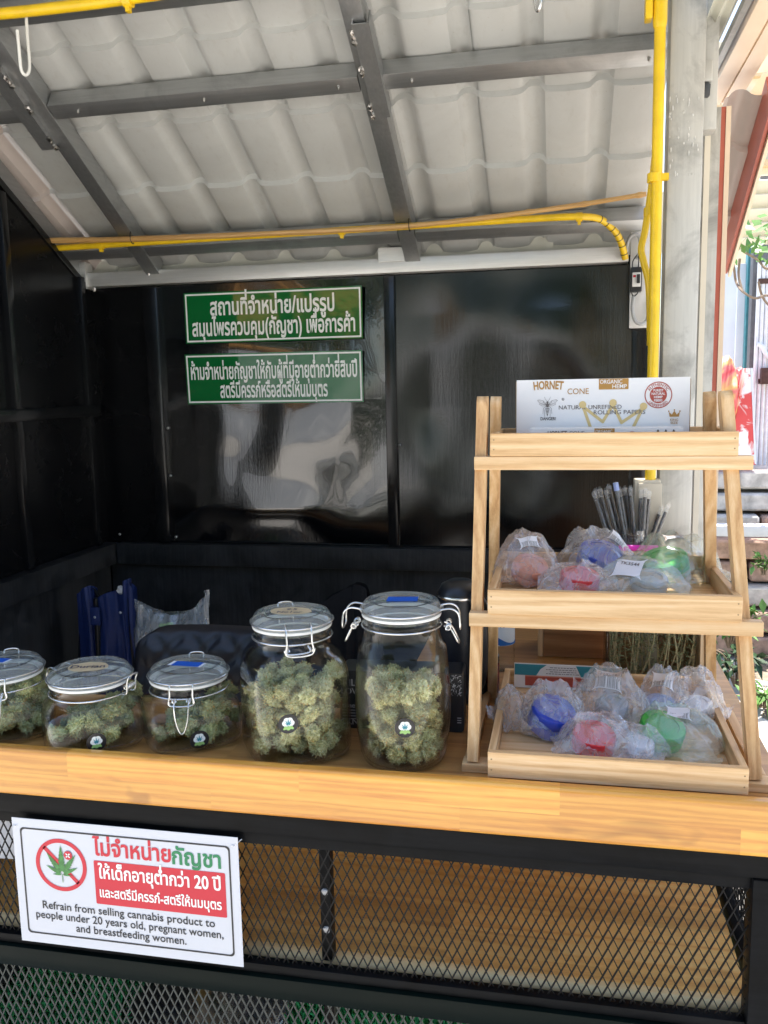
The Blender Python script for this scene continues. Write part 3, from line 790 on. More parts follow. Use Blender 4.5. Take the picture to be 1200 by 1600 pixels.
P_('hinge_bracket', 'steelZ', MB().box(bk.x-.006, bk.x+.014, 1.645, 1.675, bk.z+.012, bk.z+.046, .002), smooth=True)
P_('rubber_stop', 'bplastic', MB().lathe([(.010, bk.z-.012), (.013, bk.z-.008), (.014, bk.z+.010), (.011, bk.z+.012)], (bk.x, 1.66), 20), smooth=True)
rm = MB(); rnd = random.Random(9)
for k in range(34):      # weld splashes and smeared sealant on the post
    x, y = rnd.uniform(1046, 1098), rnd.uniform(150, 215)+(0 if k < 18 else 60)
    rm.blob(at(x, y, 'Y', 1.5985), rnd.uniform(.0007, .0019), 1, (1, .35, rnd.uniform(1, 4.0)), 0, .5, k)
rm.build('weld_bead', 'beam', post, True)

# --- counter
P_('countertop', 'counter', MB().box(XL+.012, XR-.004, 1.063, 1.312, CZ-.03, CZ, .002))
P_('countertop', 'counter', MB().box(-.27, XR-.004, 1.3125, 2.06, CZ-.03, CZ-.0005, .002))
lip = MB(); lip.box(XL-.05, XR+.02, 1.042, 1.0625, .829, .8995, .0065, 4)
P_('counter_lip', 'lip', lip, smooth=True)
P_('bounce_board', 'nose', MB().box(XL+.012, XR-.01, 1.10, 1.311, CZ-.036, CZ-.031))  # pale board added under the counter to bounce light onto the shelf
P_('top_rail', 'frame', MB().box(XL-.05, XR+.01, 1.054, 1.092, .795, .827, .003), smooth=True)
P_('mesh_frame', 'frame', MB().box(XL-.05, .232, 1.060, 1.075, .777, .794, .002), smooth=True)
P_('lower_rail', 'framegreen', MB().box(XL-.05, .232, 1.050, 1.088, .551, .583, .003), smooth=True)
P_('mesh_frame', 'frame', MB().box(XL-.05, .232, 1.057, 1.075, .584, .598, .002), smooth=True)
P_('front_post', 'frame', MB().box(.2325, .272, 1.052, 1.092, 0, .7945, .003), smooth=True)
P_('front_post', 'frame', MB().box(XL-.04, XL, 1.054, 1.092, 0, .7945, .003), smooth=True)
P_('bottom_rail', 'framegreen', MB().box(XL, .232, 1.054, 1.09, .08, .11, .003), smooth=True)
mp = P_('mid_post', 'frame', MB().box(-.327, -.311, 1.0785, 1.098, .5985, .7765, .002), smooth=True)
bl = MB()
for z in (.705, .648): bl.blob((-.319, 1.077, z), .0052, 2, (1, .5, 1), 0, .4, z*9)
bl.build('weld_bead', 'silver', mp, True)
P_('mid_post', 'frame', MB().box(-.327, -.311, 1.0785, 1.098, .111, .55, .002), smooth=True)
def exp_mesh(name, mat, x0, x1, z0, z1, y, cw, ch, wa, wb_, axis='x', parent=stall):
    """expanded metal: flat strands crossing into upright diamonds"""
    mb = MB(); k = ch/cw; jr = random.Random(31)
    def clip(x, sgn):
        a, b = (x, z0), (x+sgn*(z1-z0)/k, z1); pts = []
        (xa, za), (xb, zb) = a, b
        for lim, s in ((x0, 1), (x1, -1)):
            da, db = (xa-lim)*s, (xb-lim)*s
            if da < 0 and db < 0: return None
            if da < 0: t = da/(da-db); xa, za = xa+(xb-xa)*t, za+(zb-za)*t
            elif db < 0: t = da/(da-db); xb, zb = xa+(xb-xa)*t, za+(zb-za)*t
        return (xa, za), (xb, zb)
    for sgn, wd, dy in ((1, wa, 0), (-1, wb_, .0011)):
        x = x0-(z1-z0)/k-cw if sgn > 0 else x0
        while x < x1+(z1-z0)/k+cw:
            c = clip(x+jr.gauss(0, .00035), sgn)
            if c and abs(c[0][1]-c[1][1]) > .004:
                (xa, za), (xb, zb) = c
                if axis == 'x': mb.bar((xa, y+dy, za), (xb, y+dy, zb), .0018, wd, (0, 1, .25*sgn))
                else: mb.bar((y+dy, xa, za), (y+dy, xb, zb), .0018, wd, (1, 0, .25*sgn))
            x += cw
    return P_(name, mat, mb, parent)
exp_mesh('mesh_panel', 'mesh', XL, .232, .5985, .7765, 1.0655, .0131, .0272, .0018, .0012)
exp_mesh('mesh_panel', 'meshgrey', XL, .232, .11, .55, 1.0655, .0131, .0272, .0018, .0022)
exp_mesh('mesh_panel', 'mesh', 1.095, 2.05, .60, .79, .268, .0131, .0272, .0021, .0014, 'y')
P_('side_rail', 'frame', MB().box(.252, .272, 1.0925, 2.05, .567, .598, .002), smooth=True)
P_('side_rail', 'frame', MB().box(.252, .272, 1.0925, 2.05, .795, .827, .002), smooth=True)
sh = MB().box(XL, .245, 1.1045, 1.66, .572, .5990)
P_('shelf_board', 'shelf', sh)
ns = MB(); ns.tube([(XL, 1.1030, .5856), (.245, 1.1030, .5856)], .0132, 16)
P_('shelf_edge', 'nose', ns, smooth=True)
for x, n_ in ((-.96, 0), (-.13, 1)): P_('shelf_bracket', 'frame', MB().box(x, x+.03, 1.11, 1.64, .545, .5715))

# ================================================================ signs, pipes and fittings on the stall
def wall_sign(name, label, corners, y, lines, group, lean=0):
    a, b, c, d = [at(px, py, 'Y', y) for px, py in corners]          # top left, top right, bottom right, bottom left
    o = (d+c)/2; ux = ((b-a)+(c-d)).normalized(); uy = Vector((0, -lean, 1)); uy = (uy-ux*uy.dot(ux)).normalized()
    W = ((b-a).length+(c-d).length)/2; H = ((a-d).length+(b-c).length)/2
    fr = Frame(o, ux, uy); t = thing(name, o, label, 'sign', group)
    MB().prism(rect(-W/2, W/2, 0, H), fr, -.003, 0).build('board', 'greensign', t)
    m = MB(); outline(m, fr, rect(-W/2+.0035, W/2-.0035, .0035, H-.0035), .0042, .0004); m.build('border', 'white', t, fix=False)
    for txt, fy, size, wd, bold in lines: lettering('lettering', txt, 'white', t, fr, 0, H*fy, size, W*wd, bold)
    return t
GS = None
wall_sign('notice_sign', 'larger green sign with two lines of white Thai lettering, fixed higher on the black wall',
          ((282, 459), (564, 446), (565, 529), (293, 537)), YB-.020,
          ((TEXTS['s1a'], .55, .058, .70, .026), (TEXTS['s1b'], .15, .058, .92, .026)), GS, .012)
wall_sign('notice_sign', 'green sign with smaller condensed white Thai lettering, directly below the larger green sign',
          ((288, 555), (567, 546), (567, 629), (295, 631)), YB-.020,
          ((TEXTS['s2a'], .50, .056, .94, .024), (TEXTS['s2b'], .13, .054, .61, .024)), GS, .05)

def paper_sign():
    a, b, c, d = [at(px, py, 'Y', 1.046) for px, py in ((14, 1276), (370, 1310), (378, 1510), (37, 1470))]
    o = (c+d)/2; ux = (b-a+c-d).normalized(); uy = Vector((0, 0, 1)); W = .347; H = .194
    fr0 = Frame(o, ux, uy)
    def fr(u, v, dd=0):   # the sheet bellies a little between its ties
        return fr0(u, v, dd)
    t = thing('paper_sign', o, 'white laminated notice with red and green Thai lettering, tied to the mesh under the counter', 'sign')
    n, k = 40, 24; vs = []; fs = []
    for side in (0, -.0008):
        for j in range(k+1):
            for i in range(n+1): vs.append(fr(-W/2+W*i/n, H*j/k, side))
    q = (n+1)*(k+1)
    for j in range(k):
        for i in range(n):
            e = j*(n+1)+i; fs.append((e, e+1, e+n+2, e+n+1)); fs.append((q+e, q+e+n+1, q+e+n+2, q+e+1))
    MB().add(vs, fs).build('sheet', 'paper', t, 'all', fix=False)
    X = lambda u: -W/2+W*u
    Y = lambda v: H*v
    m = MB(); outline(m, fr, rrect(X(.035), X(.965), Y(.075), Y(.93), .006), .0024, .0005); m.build('border', 'blackprint', t, fix=False)
    # the prohibition emblem
    cx, cy, r = X(.215), Y(.655), .0405
    hm = MB(); hemp_leaf(hm, fr, cx+.001, cy-.014, .0450, .0011, 1.0); hm.build('leaf_emblem', 'leaf', t, fix=False)
    rm = ring_mesh(fr, cx, cy, r-.0062, r, .0006)
    vs = []
    ca, sa = math.cos(-PI/4), math.sin(-PI/4)
    for u, v in ((-(r-.004), -.003), (r-.004, -.003), (r-.004, .003), (-(r-.004), .003)): vs.append((cx+u*ca-v*sa, cy+u*sa+v*ca))
    rm.flat(vs, fr, .0006); bx, by = cx+.0125, cy+.0165
    rm.build('prohibition_ring', 'redprint', t, fix=False)
    dm = MB().flat(disc(.0066, 24, bx, by), fr, .0014); dm.build('badge', 'redprint', t, fix=False)
    xm = MB()
    for a_ in (PI/4, -PI/4):
        c_, s_ = math.cos(a_), math.sin(a_)
        xm.flat([(bx+u*c_-v*s_, by+u*s_+v*c_) for u, v in ((-.0042, -.0009), (.0042, -.0009), (.0042, .0009), (-.0042, .0009))], fr, .0018)
    xm.build('badge_cross', 'white', t, fix=False)
    lettering('lettering', TEXTS['p1'], 'redprint', t, fr, X(.365), Y(.765), .034, .120, .026, .0006, align='L')
    lettering('lettering', TEXTS['p2'], 'greenprint', t, fr, X(.925), Y(.755), .034, .073, .026, .0006, align='R')
    MB().flat(rrect(X(.365), X(.94), Y(.375), Y(.720), .0022), fr, .0005).build('red_panel', 'redprint', t, fix=False)
    lettering('lettering', TEXTS['p3'], 'white', t, fr, X(.652), Y(.585), .0275, .186, .024, .0009)
    lettering('lettering', TEXTS['p4'], 'white', t, fr, X(.652), Y(.435), .0205, .186, .022, .0009)
    lettering('lettering', TEXTS['e1'], 'blackprint', t, fr, X(.50), Y(.290), .0172, .268, .010, .0006)
    lettering('lettering', TEXTS['e2'], 'blackprint', t, fr, X(.50), Y(.208), .0172, .292, .010, .0006)
    lettering('lettering', TEXTS['e3'], 'blackprint', t, fr, X(.51), Y(.126), .0172, .172, .010, .0006)
    tm = MB()
    for u, v in ((-W/2+.006, H-.012), (W/2-.006, H-.012)): tm.tube([fr(u-.004, v, .0015), fr(u, v, .003), fr(u+.006, v+.002, -.014)], .0009, 6)
    tm.build('tie', 'whiteplas', t)
paper_sign()
# a second paper tied further left
def paper_corner():
    o = Vector((-.80, 1.0615, .70)); t = thing('paper_sheet', o, 'plain pale paper edge behind the mesh at the left of the white notice', 'paper')
    MB().prism([(-.50, -.02), (.006, .01), (.004, .075), (-.50, .07)], Frame(o+Vector((0, .012, .0)), (1, 0, 0), (0, 0, 1)), -.0004, 0).build('sheet', 'paper', t)
paper_corner()

# --- yellow conduit
def conduit(label, paths, r=.0085, clips=(), wrap=None, extra=None):
    t = thing('conduit_pipe', paths[0][0], label, 'pipe')
    for p in paths: MB().tube(bez(p, 10), r, 14).build('pipe', 'yellow', t, True)
    for c, ax in clips:
        c = Vector(c); m = MB(); d = Vector(ax).normalized(); a, b = c-d*.007, c+d*.007
        m.tube([a, b], r+.0022, 14); s = Vector((0, 1, 0)) if abs(d.y) < .9 else Vector((0, 0, 1))
        m.bar(c-Vector((0, 0, r+.009)), c-Vector((0, 0, r)), .007, .010) if abs(d.z) < .5 else m.bar(c+Vector((r, -.002, 0)), c+Vector((r+.014, -.002, 0)), .011, .010, (0, 0, 1))
        m.build('saddle_clip', 'yellow', t, True)
    if wrap:
        pts = bez(wrap, 14); m = MB()
        for i in range(3, len(pts)-2, 6):
            d = (pts[i+1]-pts[i]).normalized(); m.tube([pts[i]-d*.0009, pts[i]+d*.0009], r+.0006, 14)
        m.build('spiral_line', 'blackprint', t)
    if extra: extra(t)
    return t
pl = [at_roof(85, 388, -.010), at_roof(190, 381, -.010), at_roof(500, 362, -.010), at_roof(860, 340, -.010)]
bend = [at_roof(860, 340, -.010), at_roof(905, 338.5, -.010), at(936, 342, 'Y', 2.075), at(958, 358, 'Y', 2.10), at(970, 378, 'Y', 2.128), at(977, 404, 'Y', 2.150)]
conduit('thin yellow conduit running level below the roof sheets and bending down at its right end', [pl, bend], .0078,
        [(at_roof(158, 383, -.010), (1, 0, 0)), (at_roof(534, 361, -.010), (1, 0, 0)), (at_roof(905, 339, -.010), (1, 0, 0))], bend[1:])
vt = Vector((at(1031.5, 20, 'Y', 1.575).x, 1.575, 2.14)); vb = at(1016, 760, 'Y', 1.575)
def fittings(t):
    z = at(1031, 22, 'Y', 1.575).z
    MB().lathe([(.0095, z-.022), (.0108, z-.017), (.0115, z-.012), (.0115, z+.045), (.010, z+.05)], (vt.x, 1.575), 20).build('coupling', 'yellow', t, True)
    MB().box(vt.x-.024, vt.x-.012, 1.565, 1.59, z-.008, z+.04, .003).build('junction_cap', 'yellow', t, True)
conduit('thick yellow conduit standing upright against the grey back post', [[vt, Vector((vt.x*.5+vb.x*.5, 1.575, (vt.z+vb.z)/2)), vb]], .0092,
        [(at(1022, 278, 'Y', 1.575), (0, 0, 1))], None, fittings)
c2 = [at(x, y, 'Y', 1.70) for x, y in ((1024, 240), (1017, 300), (1008, 360), (1002, 388), (1006, 410), (1014, 450), (1016, 540))]
conduit('thin bent yellow conduit tucked behind the thick upright one', [c2], .0062, [(at(1013, 331, 'Y', 1.70), (0, 0, 1))])
hb = [at(-30, 42, 'Y', 1.468), at(40, 30, 'Y', 1.468), at(200, 2, 'Y', 1.468)]
hb = [Vector((p.x, 1.462, p.z)) for p in (at(-30, 27, 'Y', 1.468), at(60, 18, 'Y', 1.468), at(190, 2, 'Y', 1.468), at(420, -32, 'Y', 1.468))]
conduit('yellow conduit along the ridge beam at the very top', [hb], .0095, [(at(200, 1, 'Y', 1.462), (1, 0, 0))])
# --- bamboo pole tied under the rafters
def bamboo():
    pts = [at_roof(75, 376, -.014), at_roof(205, 373.5, -.014), at_roof(420, 365, -.014), at_roof(640, 353, -.014), at_roof(850, 328, -.014), at_roof(1010, 303, -.014)]
    t = thing('bamboo_pole', pts[0], 'thin tan bamboo pole hung beneath the rafters, just above the level yellow conduit', 'pole')
    p = bez(pts, 24); L = [0]
    for i in range(1, len(p)): L.append(L[-1]+(p[i]-p[i-1]).length)
    rs = []
    for l in L:
        k = (l % .118)/.118; d = min(k, 1-k)*.118
        rs.append(.0072-.0022*l/L[-1]+(.0014 if d < .004 else 0)+.0003*math.sin(l*31))
    MB().tube(p, rs, 12).build('cane', 'bamboo', t, True)
    m = MB()
    for px, py in ((207, 373), (640, 353)):
        q = at_roof(px, py, -.010); m.tube([q+Vector((0, .012*math.cos(a), .016*math.sin(a)+.004)) for a in [2*PI*k/14 for k in range(14)]], .0011, 6, True)
    m.build('tie_wire', 'blackprint', t)
bamboo()
def hook(px, py, y, label, full=True):
    o = at(px, py, 'Y', y); t = thing('wire_hook', o, label, 'hook')
    pts = [at(41, 26, 'Y', y), at(43, 60, 'Y', y), at(46, 95, 'Y', y), at(45, 112, 'Y', y-.004), at(39, 117, 'Y', y-.010), at(33, 108, 'Y', y-.016), at(30, 80, 'Y', y-.02), at(27, 47, 'Y', y-.022)] if full else \
          [at(834, -40, 'Y', y), at(835, -10, 'Y', y), at(837, 10, 'Y', y), at(840, 17, 'Y', y-.004), at(844, 8, 'Y', y-.010), at(846, -20, 'Y', y-.012)]
    MB().tube(bez(pts, 8), .0029, 10).build('wire', 'gasket' if full else 'wire', t, True)
hook(41, 30, 1.478, 'long white wire hook hanging from the ridge beam at the left')
hook(836, 5, 1.50, 'short metal hook tip hanging at the top centre right', False)
# --- breaker on its white plate
def breaker():
    y = 2.165
    a, b = at(986, 362, 'Y', y), at(1010, 512, 'Y', y)
    t = thing('circuit_breaker', at(994, 440, 'Y', y), 'small black and white circuit breaker with looped cables beside the yellow conduits', 'breaker')
    MB().box(a.x, b.x+.012, y, y+.012, b.z, a.z, .002).build('back_plate', 'whiteplas', t, True)
    c = at(994, 437, 'Y', y-.02); 
    MB().box(c.x-.0125, c.x+.0125, y-.028, y-.001, c.z-.028, c.z+.028, .002).build('case', 'bplastic', t, True)
    MB().box(c.x-.0095, c.x+.0095, y-.034, y-.0285, c.z-.017, c.z+.015, .0015).build('front', 'whiteplas', t, True)
    MB().box(c.x+.000, c.x+.007, y-.042, y-.0345, c.z-.010, c.z+.010, .001).build('toggle', 'bplastic', t, True)
    MB().box(c.x-.008, c.x-.002, y-.0348, y-.0342, c.z+.004, c.z+.009).build('mark', 'redprint', t)
    m = MB(); m.tube(bez([at(977, 402, 'Y', y-.004), at(981, 378, 'Y', y-.012), at(990, 366, 'Y', y-.016), at(999, 371, 'Y', y-.016), at(1000, 392, 'Y', y-.014), at(994, 405, 'Y', y-.012)], 8), .0042, 10)
    m.tube(bez([at(990, 462, 'Y', y-.012), at(988, 485, 'Y', y-.02), at(993, 502, 'Y', y-.022), at(1004, 506, 'Y', y-.02), at(1012, 496, 'Y', y-.012), at(1014, 470, 'Y', y-.004)], 8), .0042, 10)
    m.build('cable', 'greycable', t, True)
    m = MB()
    for dx in (-5, 4): m.tube(bez([at(997, 396, 'Y', y-.012), at(994+dx, 408, 'Y', y-.022), at(993+dx, 421, 'Y', y-.018)], 6), .0014, 6); m.tube(bez([at(992+dx, 452, 'Y', y-.018), at(992+dx, 458, 'Y', y-.02), at(990, 464, 'Y', y-.014)], 6), .0014, 6)
    m.build('wire', 'blackprint', t, True)
breaker()
def junction_box():
    y = 1.565; a, b = at(992, 750, 'Y', y), at(1030, 850, 'Y', y)
    t = thing('junction_box', ((a.x+b.x)/2, y, .95), 'beige box that the thick yellow conduit runs down into', 'box')
    MB().box(a.x, b.x, y, y+.033, CZ+.0005, a.z, .002).build('case', 'beige', t, True)
    MB().box(a.x+.006, b.x+.002, y-.004, y-.0005, CZ+.004, a.z-.006, .001).build('cover', 'beige', t, True)
junction_box()

# ================================================================ the wooden stepped rack
def rack():
    t = thing('display_rack', (.065, 1.2, CZ), 'pale wooden three tier display rack at the right end of the counter', 'rack')
    def leg(a, b, w_, d_, name='leg', top=True):
        a, b = Vector(a), Vector(b); m = MB()
        # rounded upper end
        dirn = (b-a).normalized(); side = Vector((1, 0, 0)); fwd = side.cross(dirn).normalized()
        poly = [(-d_/2, 0), (d_/2, 0)]; L = (b-a).length
        poly += [(d_/2*math.cos(k*PI/10), L+d_/2*math.sin(k*PI/10)) for k in range(11)]
        sd = (side-dirn*side.dot(dirn)).normalized()
        m.prism(poly, lambda u, v, d: a+fwd*u+dirn*v+sd*d, -w_/2, w_/2)
        return m.build(name, 'rackZ', t)
    leg((-.1155, 1.120, CZ+.0125), (-.1095, 1.212, 1.372), .0150, .024)
    leg((.2440, 1.124, CZ+.0125), (.2080, 1.212, 1.374), .0155, .024)
    leg((-.112, 1.402, CZ+.0005), (-.0935, 1.238, 1.372), .0145, .022)
    leg((.2340, 1.402, CZ+.0005), (.1920, 1.238, 1.374), .0150, .022)
    MB().box(-.130, .263, 1.106, 1.134, CZ+.0003, CZ+.0120, .0015).build('foot_bar', 'rackX', t, True)
    for x in (-.1290, .2465): MB().box(x, x+.0145, 1.1345, 1.39, CZ+.0003, CZ+.0125, .0015).build('foot_bar', 'rackY', t, True)
    MB().box(-.122, .250, 1.1335, 1.1500, 1.0775, 1.0965, .0012).build('cross_bar', 'rackX', t, True)
    MB().box(-.1185, .2385, 1.1765, 1.1940, 1.2850, 1.3030, .0012).build('cross_bar', 'rackX', t, True)
    MB().box(-.112, .236, 1.318, 1.332, 1.0775, 1.0965, .0012).build('cross_bar', 'rackX', t, True)
    def tray(x0, x1, y0, y1, z0, z1):
        th = .0095
        f = MB().box(x0, x1, y0, y0+th, z0, z1, .0007, 1).build('tray', 'rackX', t, False)
        MB().box(x0, x1, y1-th, y1, z0, z1, .0007, 1).build('back_board', 'rackX', f)
        for x in (x0, x1-th): MB().box(x, x+th, y0+th+.0002, y1-th-.0002, z0, z1-.0006, .0007, 1).build('side_board', 'rackY', f)
        MB().box(x0+th+.0002, x1-th-.0002, y0+th+.0002, y1-th-.0002, z0+.001, z0+.006).build('base_board', 'rackX', f)
        nails(f, x0, x1, y0, z0, z1)
    def nails(f, x0, x1, y, z0, z1):
        for x in (x0+.0048, x1-.0048):
            for z in (z0+(z1-z0)*.3, z0+(z1-z0)*.72): MB().flat(disc(.0011, 10, x, z), Frame((0, y, 0), (1, 0, 0), (0, 0, 1)), .0003).build('nail_head', 'brownbox', f, fix=False)
    tray(-.092, .2265, 1.0700, 1.412, CZ+.0128, .9290)
    tray(-.0965, .2225, 1.1275, 1.400, 1.0970, 1.1305)
    tray(-.0965, .2195, 1.1750, 1.312, 1.3035, 1.3345)
rack()
T1, T2, T3 = CZ+.0195, 1.1035, 1.3105      # tray floors

# ================================================================ jars of dried buds
def bud_mesh(seed, dark, fine):
    b = bmesh.new(); bmesh.ops.create_icosphere(b, subdivisions=5, radius=1)
    rnd = random.Random(seed); el = rnd.uniform(.95, 1.75); off = Vector((seed*3.7, seed*1.3, seed*.7))
    for v in b.verts:
        d = v.co.normalized()
        w_ = d+Vector((noise.noise(d*2+off), noise.noise(d*2+off+Vector((5, 1, 2))), noise.noise(d*2+off-Vector((3, 4, 1)))))*.35
        c = noise.voronoi(w_*(2.6 if not fine else 3.4)+off)[0]
        lump = .34*(1-min(1, c[0]*1.1))
        c2 = noise.voronoi(w_*(8.5 if not fine else 11)+off)[0]
        sm = (.24 if fine else .19)*(1-min(1, c2[0]*1.4)); hair = .13*noise.noise(d*15+off)+.10*noise.noise(d*31-off)
        r = .58+lump+sm+hair+(.42 if fine else .32)*noise.noise(d*1.3+off)
        taper = 1-.22*d.z
        v.co = Vector((d.x*r*taper, d.y*r*taper, d.z*r*el))*.82
    me = bpy.data.meshes.new('dried_bud'); b.to_mesh(me); b.free()
    vs = [v.co.copy() for v in me.vertices]; ns = [v.normal.copy() for v in me.vertices]; fs = [tuple(p.vertices) for p in me.polygons]; nm = len(fs); V = list(vs)
    for k in range(700 if fine else 420):
        q = rnd.randrange(len(vs)); n = (ns[q]+Vector((rnd.gauss(0, .6), rnd.gauss(0, .6), rnd.gauss(.2, .6)))).normalized(); sd = n.orthogonal().normalized()
        sd = Matrix.Rotation(rnd.uniform(0, 6.3), 3, n) @ sd; hair = k % 5 == 0; L = rnd.uniform(.14, .38); wd = .012 if hair else rnd.uniform(.020, .042); o = len(V)
        V += [vs[q]-sd*wd, vs[q]+sd*wd, vs[q]+n*L*.6+sd*wd*.8+sd.cross(n)*.03, vs[q]+n*L+sd.cross(n)*rnd.uniform(-.06, .10)]; fs += [(o, o+1, o+2), (o, o+2, o+3)]
    nf = len(fs); me = bpy.data.meshes.new('dried_bud'); me.from_pydata(V, [], fs)
    me.materials.append(MAT['budark' if dark else 'bud']); me.materials.append(MAT['budhair'])
    me.polygons.foreach_set('material_index', [0 if i < nm or ((i-nm)//2) % 5 else 1 for i in range(nf)]); me.shade_smooth(); return me
BUDS = {k: [bud_mesh(i*5+3+(40 if k else 0), k == 'dark', k == 'fine') for i in range(4)] for k in ('', 'dark', 'fine')}
def fill_buds(c, rad, zfloor, zfill, br, label, group, kind, n, seed, tilt=(0, 0), sq=False, view_only=True):
    """drops buds one by one, each to the lowest free spot it finds"""
    rnd = random.Random(seed); done = []; cnt = 0
    for k in range(n*3):
        r = br*rnd.uniform(.75, 1.2); best = None
        for tr in range(24):
            a = rnd.uniform(0, 2*PI); q = math.sqrt(rnd.random())*(rad-r*.86)
            x, y = q*math.cos(a), q*math.sin(a)
            if sq: x, y = rnd.uniform(-1, 1)*(rad-r*.86)*.93, rnd.uniform(-1, 1)*(rad-r*.86)*.93
            z = zfloor+r*.8
            for (X, Y, Z, R) in done:
                dd = (x-X)**2+(y-Y)**2; m = (r+R)*.80
                if dd < m*m: z = max(z, Z+math.sqrt(m*m-dd))
            lim = zfill+tilt[0]*x+tilt[1]*y
            if z+r*.5 < lim and (best is None or z < best[2]): best = (x, y, z)
        if best is None: continue
        done.append((*best, r))
        if len(done) >= n: break
    for x, y, z, r in done:
        o = bpy.data.objects.new('dried_bud', rnd.choice(BUDS[kind])); COL.objects.link(o)
        o.location = (c[0]+x, c[1]+y, z); o.scale = (r, r, r*rnd.uniform(.95, 1.2))
        o.rotation_euler = (rnd.uniform(-1.3, 1.3), rnd.uniform(-1.3, 1.3), rnd.uniform(0, 6.3))
        tag(o, label, 'bud', group)
def proj_from_front(bv, c, ang, off):
    """(u, v, d) -> a point on the outside of a jar, looking at its axis from direction ang"""
    n = Vector((math.cos(ang), math.sin(ang), 0)); ux = Vector((-n.y, n.x, 0))
    def f(u, v, d):
        o = Vector((c[0], c[1], v))+ux*u+n*.3; h = bv.ray_cast(o, -n)
        p = h[0] if h[0] is not None else Vector((c[0], c[1], v))+ux*u+n*.06
        return p+n*(off+d)
    return f
def emblem(t, f, u, v, r):
    """round black sticker: white cloud, teal leaf, green base"""
    MB().flat(disc(r, 40, u, v), f, 0).build('sticker', 'blackprint', t, fix=False)
    st = [o for o in t.children if o.name.startswith('sticker')][-1]
    m = MB()
    for a, q in ((0, .42), (1.05, .42), (2.1, .42), (3.14, .42), (4.2, .30), (5.2, .30)): m.flat(disc(r*.29, 18, u+math.cos(a)*r*q*.78, v+r*.08+math.sin(a)*r*q*.78), f, .00025+a*.00001)
    m.flat(disc(r*.5, 18, u, v+r*.05), f, .00033); m.build('white_cloud', 'white', st, fix=False)
    m = MB(); hemp_leaf(m, f, u, v-r*.12, r*.68, .0005, .82); m.build('leaf_emblem', 'teal', st, fix=False)
    m = MB()
    for dx, dy, q in ((-.34, -.44, .2), (.34, -.44, .2), (0, -.5, .26), (-.5, -.56, .12), (.5, -.56, .12)): m.flat(disc(r*q*.85, 14, u+dx*r*.85, v+dy*r*.85), f, .0009+dx*.00002)
    m.build('green_base', 'lime', st, fix=False)
